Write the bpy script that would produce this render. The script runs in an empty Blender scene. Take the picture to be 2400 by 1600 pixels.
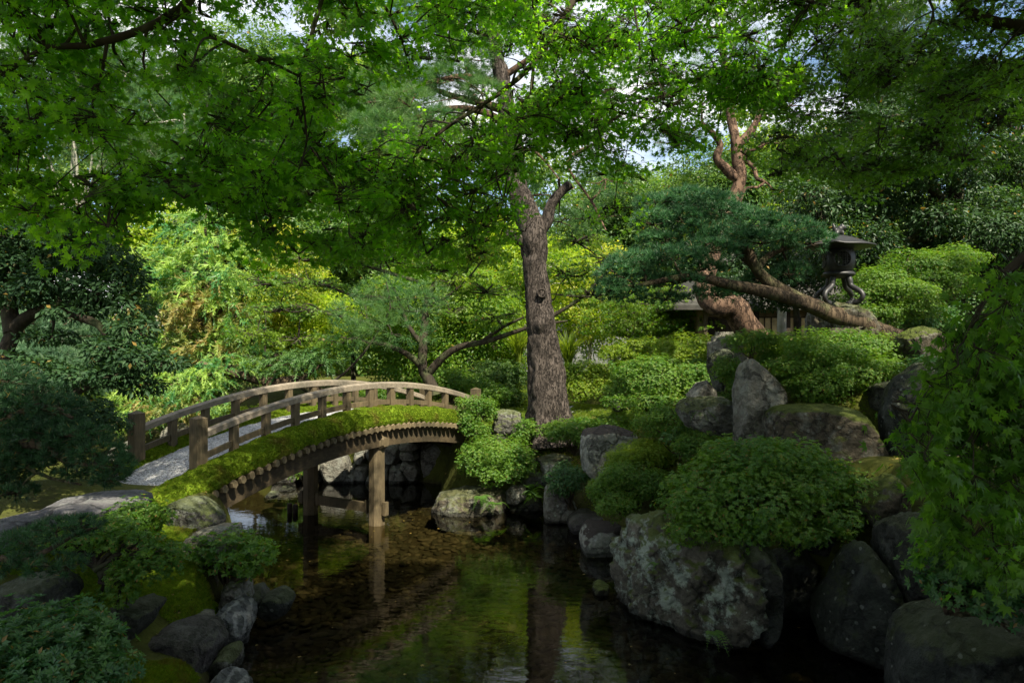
import bpy, bmesh, math, random
import numpy as np
from mathutils import Vector

# ---------------------------------------------------------------- camera, light, exposure
scene = bpy.context.scene
COL = scene.collection
H = 3.87                      # eye height above the water
cam_d = bpy.data.cameras.new('camera')
cam_d.lens = 25.5; cam_d.sensor_width = 36.0
cam_d.clip_start = 0.05; cam_d.clip_end = 2000
cam = bpy.data.objects.new('camera', cam_d); COL.objects.link(cam)
cam.location = (0, 0, H); cam.rotation_euler = (math.radians(90), 0, 0)
scene.camera = cam

SUN_EL, SUN_AZ = 50.0, 150.0  # azimuth clockwise from +Y: behind the viewer, to the right
SKY_STRENGTH, SUN_STRENGTH, EXPOSURE = 0.088, 5.0, 1.32
world = bpy.data.worlds.new('World'); scene.world = world
world.use_nodes = True
wt = world.node_tree; wt.nodes.clear()
wo = wt.nodes.new('ShaderNodeOutputWorld'); wb = wt.nodes.new('ShaderNodeBackground')
sk = wt.nodes.new('ShaderNodeTexSky'); sk.sky_type = 'NISHITA'; sk.sun_disc = False
sk.sun_elevation = math.radians(SUN_EL); sk.sun_rotation = math.radians(SUN_AZ)
sk.air_density = 1.0; sk.dust_density = 0.6; sk.ozone_density = 1.5
tc = wt.nodes.new('ShaderNodeTexCoord')
mp = wt.nodes.new('ShaderNodeMapping'); mp.inputs['Scale'].default_value = (1.0, 1.0, 2.2)
cn = wt.nodes.new('ShaderNodeTexNoise'); cn.inputs['Scale'].default_value = 2.6
cn.inputs['Detail'].default_value = 7; cn.inputs['Roughness'].default_value = 0.55
cr = wt.nodes.new('ShaderNodeValToRGB')
cr.color_ramp.elements[0].position = 0.44; cr.color_ramp.elements[1].position = 0.60
cm = wt.nodes.new('ShaderNodeMix'); cm.data_type = 'RGBA'
cm.inputs['B'].default_value = (7.2, 7.1, 6.9, 1)
wt.links.new(tc.outputs['Generated'], mp.inputs['Vector']); wt.links.new(mp.outputs['Vector'], cn.inputs['Vector'])
wt.links.new(cn.outputs['Fac'], cr.inputs['Fac']); wt.links.new(cr.outputs['Color'], cm.inputs['Factor'])
wt.links.new(sk.outputs['Color'], cm.inputs['A']); wt.links.new(cm.outputs['Result'], wb.inputs['Color'])
wb.inputs['Strength'].default_value = SKY_STRENGTH
wt.links.new(wb.outputs['Background'], wo.inputs['Surface'])

sun_d = bpy.data.lights.new('sun', 'SUN'); sun_d.energy = SUN_STRENGTH
sun_d.angle = math.radians(0.5); sun_d.color = (1.0, 0.92, 0.74)
sun = bpy.data.objects.new('sun', sun_d); COL.objects.link(sun)
el, az = math.radians(SUN_EL), math.radians(SUN_AZ)
to_sun = Vector((math.sin(az) * math.cos(el), math.cos(az) * math.cos(el), math.sin(el)))
sun.rotation_euler = to_sun.to_track_quat('Z', 'Y').to_euler()
sun.location = to_sun * 60

scene.view_settings.view_transform = 'Standard'; scene.view_settings.look = 'None'
scene.view_settings.exposure = EXPOSURE; scene.view_settings.gamma = 1.0
scene.render.engine = 'CYCLES'
cy = scene.cycles
cy.max_bounces = 10; cy.diffuse_bounces = 4; cy.glossy_bounces = 3; cy.transmission_bounces = 6
cy.transparent_max_bounces = 12; cy.sample_clamp_indirect = 6.0; cy.caustics_reflective = False; cy.caustics_refractive = False
cy.use_denoising = True
try:
    cy.denoiser = 'OPENIMAGEDENOISE'; cy.denoising_input_passes = 'RGB_ALBEDO_NORMAL'
except Exception:
    pass

# ---------------------------------------------------------------- helpers
RS = np.random.default_rng
def P(px, py, Y):
    """the place at depth Y that the photograph shows at pixel (px, py) of 2400 x 1600"""
    return np.array([(px - 1200) / 1700.0 * Y, Y, H - (py - 800) / 1700.0 * Y])

def _hash(ix, iy, iz, seed):
    h = (ix * 374761393 + iy * 668265263 + iz * 2147483647 + seed * 1274126177) & 0xffffffff
    h = ((h ^ (h >> 13)) * 1274126177) & 0xffffffff
    h = h ^ (h >> 16)
    return (h & 0xffff) / 32767.5 - 1.0
def vnoise(p, seed=0):
    p = np.asarray(p, float); i = np.floor(p).astype(np.int64); f = p - i
    f = f * f * (3 - 2 * f); o = 0
    for dx in (0, 1):
        wx = f[:, 0] if dx else 1 - f[:, 0]
        for dy in (0, 1):
            wy = f[:, 1] if dy else 1 - f[:, 1]
            for dz in (0, 1):
                wz = f[:, 2] if dz else 1 - f[:, 2]
                o = o + wx * wy * wz * _hash(i[:, 0] + dx, i[:, 1] + dy, i[:, 2] + dz, seed)
    return o
def fbm(p, octaves=4, seed=0, gain=0.5):
    p = np.asarray(p, float); a, s, o = 1.0, 0.0, 0
    for k in range(octaves):
        o = o + a * vnoise(p * 2 ** k + k * 17.3, seed + k); s += a; a *= gain
    return o / s

def norm(v):
    v = np.asarray(v, float)
    return v / np.maximum(np.linalg.norm(v, axis=-1, keepdims=True), 1e-9)

def link(o, parent=None):
    COL.objects.link(o)
    if parent is not None: o.parent = parent
    return o
def tag(o, label=None, cat=None, group=None, kind=None):
    if label: o['label'] = label
    if cat: o['category'] = cat
    if group: o['group'] = group
    if kind: o['kind'] = kind
    return o
def empty(name, loc, label, cat, group=None):
    o = bpy.data.objects.new(name, None); o.location = tuple(loc); o.empty_display_size = 0.2
    link(o); return tag(o, label, cat, group)

class MB:
    """collects vertices and equal-sided faces in world space; build() links them as one mesh object"""
    def __init__(self): self.v, self.f, self.n, self.t, self.g = [], [], 0, [], RS(9)
    def add(self, V, F, t=None):
        V = np.asarray(V, float).reshape(-1, 3); F = np.asarray(F, np.int64); self.t.append(np.full(len(V), .5) if t is None else t)
        self.v.append(V); self.f.append(F + self.n); self.n += len(V); return self
    def scatter(self, tv, tf, pos, rot, sc):
        pos = np.asarray(pos, float); k = len(pos)
        if k == 0: return self
        sc = np.broadcast_to(np.asarray(sc, float).reshape(-1, 1) if np.ndim(sc) < 2 else sc, (k, 1 if np.ndim(sc) < 2 else 3))
        t = tv[None] * sc[:, None, :] if sc.shape[1] == 3 else tv[None] * sc[:, :, None]
        V = np.einsum('kij,kvj->kvi', rot, t) + pos[:, None]
        F = tf[None] + (np.arange(k) * len(tv))[:, None, None]
        return self.add(V.reshape(-1, 3), F.reshape(-1, tf.shape[1]), np.repeat(self.g.random(k), len(tv)))
    def box(self, c, hx, hy, hz, ax=None):
        """box with half sizes along three axes"""
        ax = np.eye(3) if ax is None else np.asarray(ax, float)
        s = np.array([[-1,-1,-1],[1,-1,-1],[1,1,-1],[-1,1,-1],[-1,-1,1],[1,-1,1],[1,1,1],[-1,1,1]], float) * [hx, hy, hz]
        return self.add(s @ ax + np.asarray(c, float), [[0,3,2,1],[4,5,6,7],[0,1,5,4],[1,2,6,5],[2,3,7,6],[3,0,4,7]])
    def tube(self, pts, rad, seg=8, rough=0.0, seed=0, cap=True, step=None, smooth=True):
        pts, rad = resample(np.asarray(pts, float), np.asarray(rad, float), step) if smooth else (np.asarray(pts, float), np.asarray(rad, float))
        n = len(pts); t = norm(np.gradient(pts, axis=0))
        u = np.zeros_like(t); a = np.array([0.3, 1.0, 0.2]) if abs(t[0][1]) < 0.9 else np.array([1.0, 0, 0])
        u[0] = norm(a - t[0] * (a @ t[0]))
        for i in range(1, n):
            w = u[i-1] - t[i] * (u[i-1] @ t[i]); u[i] = norm(w)
        w = np.cross(t, u); ang = np.linspace(0, 2 * math.pi, seg, endpoint=False)
        d = np.cos(ang)[None, :, None] * u[:, None] + np.sin(ang)[None, :, None] * w[:, None]
        V = pts[:, None] + d * rad[:, None, None]
        if rough:
            q = V.reshape(-1, 3); k = (fbm(q / max(rad.max(), 1e-3) * 0.9, 3, seed) * rough)
            V = pts[:, None] + d * (rad[:, None] * (1 + k.reshape(n, seg)))[:, :, None]
        i = np.arange(n - 1)[:, None] * seg; j = np.arange(seg)[None]; j2 = (j + 1) % seg
        F = np.stack([i + j, i + j2, i + seg + j2, i + seg + j], -1).reshape(-1, 4)
        self.add(V.reshape(-1, 3), F)
        if cap:
            c = np.vstack([V[-1], pts[-1] + t[-1] * rad[-1] * 0.4]); k = np.arange(seg)
            self.add(c, np.stack([k, (k + 1) % seg, np.full(seg, seg)], -1))
        return self
    def lathe(self, c, prof, seg=32, axis_rot=0.0):
        prof = np.asarray(prof, float); a = np.linspace(0, 2*math.pi, seg, endpoint=False) + axis_rot
        V = np.stack([prof[:, None, 0] * np.cos(a), prof[:, None, 0] * np.sin(a), np.repeat(prof[:, 1:2], seg, 1)], -1) + np.asarray(c, float)
        n = len(prof); i = np.arange(n - 1)[:, None] * seg; j = np.arange(seg)[None]; j2 = (j + 1) % seg
        return self.add(V.reshape(-1, 3), np.stack([i + j, i + j2, i + seg + j2, i + seg + j], -1).reshape(-1, 4))
    def build(self, name, mat, parent=None, smooth=False, origin=None):
        V = np.vstack(self.v); o0 = np.zeros(3)
        if parent is not None:
            p = parent
            while p is not None: o0 = o0 + np.array(p.location); p = p.parent
        elif origin is not None: o0 = np.asarray(origin, float)
        V = V - o0
        me = bpy.data.meshes.new(name); nf = sum(len(f) for f in self.f); nl = sum(f.size for f in self.f)
        me.vertices.add(len(V)); me.loops.add(nl); me.polygons.add(nf)
        me.vertices.foreach_set('co', V.astype(np.float32).ravel())
        me.loops.foreach_set('vertex_index', np.concatenate([f.ravel() for f in self.f]).astype(np.int32))
        tot = np.concatenate([np.full(len(f), f.shape[1]) for f in self.f]).astype(np.int32)
        me.polygons.foreach_set('loop_start', np.concatenate([[0], np.cumsum(tot)[:-1]]).astype(np.int32))
        me.polygons.foreach_set('loop_total', tot)
        me.polygons.foreach_set('use_smooth', np.full(nf, smooth, dtype=bool))
        me.update(calc_edges=True)
        if nf > 50: me.attributes.new('tint', 'FLOAT', 'POINT').data.foreach_set('value', np.concatenate(self.t).astype(np.float32))
        for m in (mat if isinstance(mat, (list, tuple)) else [mat]): me.materials.append(m)
        o = bpy.data.objects.new(name, me); link(o, parent)
        if parent is None and origin is not None: o.location = tuple(origin)
        return o

def resample(p, r, step=None):
    if len(p) < 3 and step is None: return p, np.broadcast_to(r, (len(p),)).astype(float)
    r = np.broadcast_to(r, (len(p),)).astype(float)
    q = np.vstack([2 * p[0] - p[1], p, 2 * p[-1] - p[-2]]); rr = np.concatenate([[r[0]], r, [r[-1]]])
    op, orr = [], []
    for i in range(1, len(q) - 2):
        L = np.linalg.norm(q[i+1] - q[i]); k = max(2, int(L / step)) if step else 5
        for t in np.linspace(0, 1, k, endpoint=False):
            t2, t3 = t * t, t * t * t
            op.append(0.5 * ((2*q[i]) + (-q[i-1] + q[i+1]) * t + (2*q[i-1] - 5*q[i] + 4*q[i+1] - q[i+2]) * t2 + (-q[i-1] + 3*q[i] - 3*q[i+1] + q[i+2]) * t3))
            orr.append(rr[i] * (1 - t) + rr[i+1] * t)
    op.append(p[-1]); orr.append(r[-1])
    return np.array(op), np.array(orr)

def frames(up, fwd):
    """rotation matrices whose Z is up and whose Y leans to fwd"""
    z = norm(up); x = np.cross(fwd, z); bad = np.linalg.norm(x, axis=1) < 1e-3
    x[bad] = np.cross(np.array([[0.31, 0.2, 0.9]]), z[bad]); x = norm(x); y = np.cross(z, x)
    return np.stack([x, y, z], -1)
def rnd_dir(g, n):
    return norm(g.normal(size=(n, 3)))

# ---------------------------------------------------------------- materials
def nodes(name):
    m = bpy.data.materials.new(name); m.use_nodes = True; t = m.node_tree; t.nodes.clear()
    out = t.nodes.new('ShaderNodeOutputMaterial')
    def N(kind, **kw):
        n = t.nodes.new('ShaderNode' + kind)
        for k, v in kw.items():
            if k in n.inputs: n.inputs[k].default_value = v
            else: setattr(n, k, v)
        return n
    return m, t, out, N
def rgb(c): return (c[0], c[1], c[2], 1.0)
def ramp(N, stops):
    r = N('ValToRGB'); e = r.color_ramp.elements
    while len(e) < len(stops): e.new(0.5)
    for k, (p, c) in enumerate(stops):
        e[k].position = p; e[k].color = rgb(c) if not np.isscalar(c) else (c, c, c, 1)
    return r

def leaf_mat(name, ca, cb, trans=0.45, tcol=None, scale=0.8, rough=0.45, spec=0.35, boost=2.4, dead=0.0, patch=0.0):
    """thin foliage: two leaf colours mixed leaf by leaf and clump by clump, letting light through"""
    m, t, out, N = nodes(name); L = t.links.new
    g = N('NewGeometry'); no = N('TexNoise', Scale=scale, Detail=2.0)
    L(g.outputs['Position'], no.inputs['Vector'])
    at = N('Attribute', attribute_name='tint'); av = N('Math', operation='MULTIPLY_ADD'); av.inputs[1].default_value = 1.6; L(at.outputs['Fac'], av.inputs[0]); L(g.outputs['Random Per Island'], av.inputs[2])
    a = N('Math', operation='MULTIPLY_ADD'); a.inputs[1].default_value = 0.30; a.inputs[2].default_value = -0.39
    L(av.outputs[0], a.inputs[0])
    b = N('Math', operation='ADD'); L(a.outputs[0], b.inputs[0]); L(no.outputs['Fac'], b.inputs[1])
    cl = ramp(N, [(0.28, ca), (0.72, cb)]); L(b.outputs[0], cl.inputs['Fac'])
    if dead:   # here and there an old leaf has turned
        dr = ramp(N, [(1 - dead, 0.0), (1 - dead + .005, 1.0)]); L(g.outputs['Random Per Island'], dr.inputs['Fac'])
        dm = N('Mix', data_type='RGBA'); dm.inputs['B'].default_value = (.20, .13, .03, 1); L(dr.outputs['Color'], dm.inputs['Factor']); L(cl.outputs['Color'], dm.inputs['A']); cl = dm
    co = cl.outputs['Result' if dead else 'Color']
    if patch:  # worn brown places
        n3 = N('TexNoise', Scale=1.7, Detail=5.0, Roughness=0.6); L(g.outputs['Position'], n3.inputs['Vector']); pr = ramp(N, [(0.52, 0.0), (0.66, 1.0)]); L(n3.outputs['Fac'], pr.inputs['Fac'])
        pf = N('Math', operation='MULTIPLY'); pf.inputs[1].default_value = patch; L(pr.outputs['Color'], pf.inputs[0])
        pm_ = N('Mix', data_type='RGBA'); pm_.inputs['B'].default_value = (.11, .075, .022, 1); L(pf.outputs[0], pm_.inputs['Factor']); L(co, pm_.inputs['A']); co = pm_.outputs['Result']
    pb = N('BsdfPrincipled'); pb.inputs['Roughness'].default_value = rough; pb.inputs['Specular IOR Level'].default_value = spec
    L(co, pb.inputs['Base Color'])
    tr = N('BsdfTranslucent'); mu = N('Mix', data_type='RGBA', blend_type='MULTIPLY'); mu.inputs['Factor'].default_value = 1.0
    tc_ = tcol or (1.3, 1.25, 0.5)
    mu.inputs['B'].default_value = (tc_[0] * boost, tc_[1] * boost, tc_[2] * boost, 1)
    L(co, mu.inputs['A']); L(mu.outputs['Result'], tr.inputs['Color'])
    mx = N('MixShader'); mx.inputs['Fac'].default_value = trans
    L(pb.outputs[0], mx.inputs[1]); L(tr.outputs[0], mx.inputs[2]); L(mx.outputs[0], out.inputs['Surface'])
    return m

def bark_mat(name, ca, cb, scale=6.0, stretch=0.25, bump=0.6, moss=0.0, crack=0.0):
    m, t, out, N = nodes(name); L = t.links.new
    tcn = N('TexCoord'); mpn = N('Mapping'); mpn.inputs['Scale'].default_value = (1, 1, stretch)
    L(tcn.outputs['Object'], mpn.inputs['Vector'])
    no = N('TexNoise', Scale=scale, Detail=8.0, Roughness=0.65); L(mpn.outputs[0], no.inputs['Vector'])
    cl = ramp(N, [(0.3, ca), (0.7, cb)]); L(no.outputs['Fac'], cl.inputs['Fac'])
    col, hgt = cl.outputs['Color'], no.outputs['Fac']
    if crack:
        vo = N('TexVoronoi', feature='DISTANCE_TO_EDGE', Scale=scale * 1.1)
        wv = N('Mix', data_type='VECTOR'); wv.inputs['Factor'].default_value = 0.28
        L(mpn.outputs[0], wv.inputs['A']); L(no.outputs['Color'], wv.inputs['B']); L(wv.outputs['Result'], vo.inputs['Vector'])
        cr_ = ramp(N, [(0.0, 0.12), (0.10, 1.0)]); L(vo.outputs['Distance'], cr_.inputs['Fac'])
        mu = N('Mix', data_type='RGBA', blend_type='MULTIPLY'); mu.inputs['Factor'].default_value = crack
        L(col, mu.inputs['A']); L(cr_.outputs['Color'], mu.inputs['B']); col = mu.outputs['Result']
        ad = N('Math', operation='MULTIPLY_ADD'); ad.inputs[1].default_value = 0.35; L(no.outputs['Fac'], ad.inputs[0]); L(cr_.outputs['Color'], ad.inputs[2]); hgt = ad.outputs[0]
    if moss:
        n2 = N('TexNoise', Scale=3.0, Detail=5.0); L(tcn.outputs['Object'], n2.inputs['Vector'])
        r2 = ramp(N, [(0.5, 0.0), (0.62, 1.0)]); L(n2.outputs['Fac'], r2.inputs['Fac'])
        f2 = N('Math', operation='MULTIPLY'); f2.inputs[1].default_value = moss; L(r2.outputs['Color'], f2.inputs[0])
        mm = N('Mix', data_type='RGBA'); mm.inputs['B'].default_value = rgb((0.10, 0.13, 0.05))
        L(f2.outputs[0], mm.inputs['Factor']); L(col, mm.inputs['A']); col = mm.outputs['Result']
    pb = N('BsdfPrincipled'); pb.inputs['Roughness'].default_value = 0.9; pb.inputs['Specular IOR Level'].default_value = 0.2
    L(col, pb.inputs['Base Color'])
    bp = N('Bump'); bp.inputs['Strength'].default_value = bump; bp.inputs['Distance'].default_value = 0.05
    L(hgt, bp.inputs['Height']); L(bp.outputs[0], pb.inputs['Normal']); L(pb.outputs[0], out.inputs['Surface'])
    return m

def rock_mat(name, ca, cb, lichen=(0.45, 0.48, 0.42), lich=0.0, moss=0.0, spots=0.0, vein=0.0, scale=1.6, mosscol=(0.075, 0.10, 0.012)):
    """weathered stone: mottled base, pale lichen crusts, round lichen spots, moss on what faces up"""
    m, t, out, N = nodes(name); L = t.links.new
    tcn = N('TexCoord'); oi = N('ObjectInfo')
    sh = N('VectorMath', operation='ADD'); sc = N('Math', operation='MULTIPLY'); sc.inputs[1].default_value = 40.0
    L(oi.outputs['Random'], sc.inputs[0]); L(tcn.outputs['Object'], sh.inputs[0]); L(sc.outputs[0], sh.inputs[1])
    X = sh.outputs[0]
    n1 = N('TexNoise', Scale=scale, Detail=9.0, Roughness=0.62); L(X, n1.inputs['Vector'])
    cl = ramp(N, [(0.32, ca), (0.68, cb)]); L(n1.outputs['Fac'], cl.inputs['Fac']); col = cl.outputs['Color']
    n2 = N('TexNoise', Scale=scale * 9, Detail=6.0, Roughness=0.7); L(X, n2.inputs['Vector'])
    g2 = ramp(N, [(0.3, 0.45), (0.7, 1.3)]); L(n2.outputs['Fac'], g2.inputs['Fac'])
    mu = N('Mix', data_type='RGBA', blend_type='MULTIPLY'); mu.inputs['Factor'].default_value = 0.8
    L(col, mu.inputs['A']); L(g2.outputs['Color'], mu.inputs['B']); col = mu.outputs['Result']
    def over(fac, c, amount):
        nonlocal col
        f = N('Math', operation='MULTIPLY'); f.inputs[1].default_value = amount; L(fac, f.inputs[0])
        x = N('Mix', data_type='RGBA'); x.inputs['B'].default_value = rgb(c); L(f.outputs[0], x.inputs['Factor']); L(col, x.inputs['A']); col = x.outputs['Result']
    vc = N('TexVoronoi', feature='DISTANCE_TO_EDGE', Scale=scale * 1.5); wv = N('Mix', data_type='VECTOR'); wv.inputs['Factor'].default_value = 0.5
    L(X, wv.inputs['A']); L(n1.outputs['Color'], wv.inputs['B']); L(wv.outputs['Result'], vc.inputs['Vector'])
    ck = ramp(N, [(0.0, 1.0), (0.045, 0.0)]); L(vc.outputs['Distance'], ck.inputs['Fac']); over(ck.outputs['Color'], tuple(x * .35 for x in ca), .75)
    if vein:
        w = N('TexWave', Scale=scale * 1.2, Distortion=9.0, Detail=4.0); w.inputs['Detail Scale'].default_value = 1.4; L(X, w.inputs['Vector'])
        r = ramp(N, [(0.55, 0.0), (0.9, 1.0)]); L(w.outputs['Fac'], r.inputs['Fac']); over(r.outputs['Color'], (0.5, 0.5, 0.47), vein)
    if lich:
        n3 = N('TexNoise', Scale=scale * 1.7, Detail=10.0, Roughness=0.72); L(X, n3.inputs['Vector'])
        r = ramp(N, [(0.5, 0.0), (0.57, 1.0)]); L(n3.outputs['Fac'], r.inputs['Fac']); over(r.outputs['Color'], lichen, lich)
    if spots:
        vo = N('TexVoronoi', Scale=scale * 4.0); L(X, vo.inputs['Vector'])
        n4 = N('TexNoise', Scale=14.0, Detail=3.0); L(X, n4.inputs['Vector'])
        ad = N('Math', operation='MULTIPLY_ADD'); ad.inputs[1].default_value = 0.25; L(n4.outputs['Fac'], ad.inputs[0]); L(vo.outputs['Distance'], ad.inputs[2])
        r = ramp(N, [(0.27, 1.0), (0.31, 0.0)]); L(ad.outputs[0], r.inputs['Fac']); over(r.outputs['Color'], (0.42, 0.45, 0.40), spots)
    if moss:
        ge = N('NewGeometry'); sx = N('SeparateXYZ'); L(ge.outputs['Normal'], sx.inputs[0])
        n5 = N('TexNoise', Scale=2.4, Detail=6.0, Roughness=0.65); L(X, n5.inputs['Vector'])
        ad = N('Math', operation='MULTIPLY_ADD'); ad.inputs[1].default_value = 2.2; L(n5.outputs['Fac'], ad.inputs[0]); L(sx.outputs['Z'], ad.inputs[2])
        r = ramp(N, [(0.60, 0.0), (0.72, 1.0)])
        s2 = N('Math', operation='MULTIPLY'); s2.inputs[1].default_value = 0.42; L(ad.outputs[0], s2.inputs[0]); L(s2.outputs[0], r.inputs['Fac'])
        over(r.outputs['Color'], mosscol, moss)
    gw_ = N('NewGeometry'); sw = N('SeparateXYZ'); L(gw_.outputs['Position'], sw.inputs[0]); wn = N('Math', operation='MULTIPLY_ADD'); wn.inputs[1].default_value = -.12; L(n1.outputs['Fac'], wn.inputs[0]); L(sw.outputs['Z'], wn.inputs[2])
    wr = ramp(N, [(0.0, 1.0), (0.03, 0.0)]); L(wn.outputs[0], wr.inputs['Fac']); over(wr.outputs['Color'], (.012, .012, .009), .75)
    pb = N('BsdfPrincipled'); pb.inputs['Roughness'].default_value = 0.85; pb.inputs['Specular IOR Level'].default_value = 0.3
    L(col, pb.inputs['Base Color'])
    h0 = N('Math', operation='MULTIPLY_ADD'); h0.inputs[1].default_value = -.5; L(ck.outputs['Color'], h0.inputs[0]); L(n1.outputs['Fac'], h0.inputs[2])
    hm = N('Math', operation='ADD'); L(h0.outputs[0], hm.inputs[0]); L(n2.outputs['Fac'], hm.inputs[1])
    bp = N('Bump'); bp.inputs['Strength'].default_value = 1.0; bp.inputs['Distance'].default_value = 0.09
    L(hm.outputs[0], bp.inputs['Height']); L(bp.outputs[0], pb.inputs['Normal']); L(pb.outputs[0], out.inputs['Surface'])
    return m

def plain_mat(name, ca, cb, scale=8.0, rough=0.8, stretch=(1, 1, 1), bump=0.3, metal=0.0, spec=0.3, dist=0.01):
    m, t, out, N = nodes(name); L = t.links.new
    tcn = N('TexCoord'); mpn = N('Mapping'); mpn.inputs['Scale'].default_value = stretch; L(tcn.outputs['Object'], mpn.inputs['Vector'])
    no = N('TexNoise', Scale=scale, Detail=7.0, Roughness=0.62); L(mpn.outputs[0], no.inputs['Vector'])
    cl = ramp(N, [(0.3, ca), (0.7, cb)]); L(no.outputs['Fac'], cl.inputs['Fac'])
    n2 = N('TexNoise', Scale=1.3, Detail=6.0, Roughness=0.7); L(tcn.outputs['Object'], n2.inputs['Vector']); r2 = ramp(N, [(0.35, (.50, .52, .50)), (0.62, (1.12, 1.08, 1.02))]); L(n2.outputs['Fac'], r2.inputs['Fac'])
    mw = N('Mix', data_type='RGBA', blend_type='MULTIPLY'); mw.inputs['Factor'].default_value = 1.0; L(cl.outputs['Color'], mw.inputs['A']); L(r2.outputs['Color'], mw.inputs['B'])
    pb = N('BsdfPrincipled'); pb.inputs['Roughness'].default_value = rough; pb.inputs['Metallic'].default_value = metal; pb.inputs['Specular IOR Level'].default_value = spec
    L(mw.outputs['Result'], pb.inputs['Base Color'])
    bp = N('Bump'); bp.inputs['Strength'].default_value = bump; bp.inputs['Distance'].default_value = dist
    L(no.outputs['Fac'], bp.inputs['Height']); L(bp.outputs[0], pb.inputs['Normal']); L(pb.outputs[0], out.inputs['Surface'])
    return m

M = {}
M['maple'] = leaf_mat('maple_leaf', (0.042, 0.122, 0.008), (0.085, 0.185, 0.012), trans=0.58, scale=0.7, boost=3.6, tcol=(1.35, 1.25, 0.45))
M['maple_soft'] = leaf_mat('soft_maple_leaf', (0.040, 0.105, 0.012), (0.075, 0.155, 0.016), trans=0.5, scale=0.8, boost=2.8)
M['maple_mid'] = leaf_mat('mid_maple_leaf', (0.055, 0.13, 0.014), (0.13, 0.2, 0.018), trans=0.45, scale=0.5, dead=0.015)
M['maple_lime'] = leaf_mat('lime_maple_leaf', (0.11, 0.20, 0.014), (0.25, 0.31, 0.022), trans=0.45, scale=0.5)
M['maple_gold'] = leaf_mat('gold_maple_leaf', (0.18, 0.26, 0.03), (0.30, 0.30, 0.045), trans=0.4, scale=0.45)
M['broad'] = leaf_mat('broad_leaf', (0.035, 0.09, 0.022), (0.1, 0.17, 0.035), trans=0.35, scale=0.5, spec=0.35, rough=0.45, dead=0.015)
M['broad_dark'] = leaf_mat('dark_glossy_leaf', (0.016, 0.045, 0.014), (0.034, 0.075, 0.022), trans=0.2, scale=0.8, spec=0.3, rough=0.5, dead=0.015)
M['camellia'] = leaf_mat('holly_leaf', (0.017, 0.046, 0.019), (0.036, 0.080, 0.028), trans=0.2, scale=1.2, spec=0.2, rough=0.6, dead=0.015)
M['azalea'] = leaf_mat('azalea_leaf', (0.045, 0.12, 0.012), (0.105, 0.19, 0.020), trans=0.35, scale=1.5, spec=0.4, dead=0.03)
M['azalea_dark'] = leaf_mat('dark_azalea_leaf', (0.03, 0.10, 0.028), (0.07, 0.15, 0.036), trans=0.3, scale=1.5, spec=0.5, dead=0.03)
M['azalea_lime'] = leaf_mat('lime_azalea_leaf', (0.085, 0.16, 0.012), (0.17, 0.23, 0.018), trans=0.4, scale=1.2, spec=0.35, dead=0.03)
M['pine_blue'] = leaf_mat('blue_pine_needle', (0.018, 0.060, 0.024), (0.062, 0.150, 0.058), trans=0.2, scale=1.2, spec=0.3, tcol=(1, 1.2, 0.8), dead=0.015)
M['pine_dark'] = leaf_mat('dark_pine_needle', (0.013, 0.040, 0.016), (0.038, 0.090, 0.034), trans=0.2, scale=1.2, spec=0.3, tcol=(1, 1.2, 0.8), dead=0.015)
M['pine'] = leaf_mat('pine_needle', (0.035, 0.1, 0.03), (0.085, 0.16, 0.042), trans=0.25, scale=0.6, spec=0.3, tcol=(1.1, 1.2, 0.7))
M['pine_pale'] = leaf_mat('pale_pine_needle', (0.07, 0.14, 0.08), (0.13, 0.21, 0.11), trans=0.25, scale=0.6, tcol=(1.1, 1.2, 0.8))
M['feather'] = leaf_mat('feathery_needle', (0.05, 0.16, 0.055), (0.27, 0.37, 0.085), trans=0.35, scale=0.9, tcol=(1.2, 1.2, 0.6))
M['feather_brown'] = leaf_mat('browning_needle', (0.14, 0.19, 0.045), (0.25, 0.20, 0.07), trans=0.3, scale=0.9, tcol=(1.2, 1.0, 0.6))
M['forest'] = leaf_mat('forest_leaf', (0.04, 0.1, 0.022), (0.14, 0.21, 0.03), trans=0.35, scale=0.22)
M['grassy'] = leaf_mat('grass_blade', (0.07, 0.13, 0.014), (0.14, 0.18, 0.02), trans=0.4, scale=0.6)
M['moss'] = leaf_mat('moss_tuft', (0.075, 0.130, 0.008), (0.150, 0.215, 0.014), trans=0.2, scale=14.0, spec=0.1, rough=0.9, tcol=(1.2, 1.2, 0.4), patch=0.75, dead=0.04)
M['fern'] = leaf_mat('fern_leaf', (0.05, 0.12, 0.015), (0.08, 0.16, 0.02), trans=0.4, scale=2.0)

M['bark_pine'] = bark_mat('pine_bark', (0.042, 0.034, 0.028), (0.100, 0.082, 0.070), scale=13.0, stretch=0.26, bump=1.0, crack=0.95)
M['bark_red'] = bark_mat('red_pine_bark', (0.05, 0.030, 0.020), (0.19, 0.12, 0.08), scale=9.0, stretch=0.5, bump=0.9, crack=0.6)
M['bark_dark'] = bark_mat('dark_bark', (0.016, 0.013, 0.010), (0.050, 0.040, 0.028), scale=9.0, bump=0.7, moss=0.35)
M['bark_grey'] = bark_mat('grey_bark', (0.055, 0.045, 0.030), (0.15, 0.125, 0.09), scale=8.0, bump=0.7, moss=0.5)
M['bark_brown'] = bark_mat('brown_bark', (0.030, 0.021, 0.013), (0.11, 0.080, 0.050), scale=10.0, bump=0.8, crack=0.4, moss=0.35)
M['bark_pale'] = bark_mat('pale_bark', (0.22, 0.21, 0.17), (0.45, 0.43, 0.37), scale=7.0, bump=0.4, moss=0.4)
M['bark_maple'] = bark_mat('maple_bark', (0.022, 0.017, 0.011), (0.05, 0.038, 0.026), scale=9.0, bump=0.5, moss=0.2)

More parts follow.
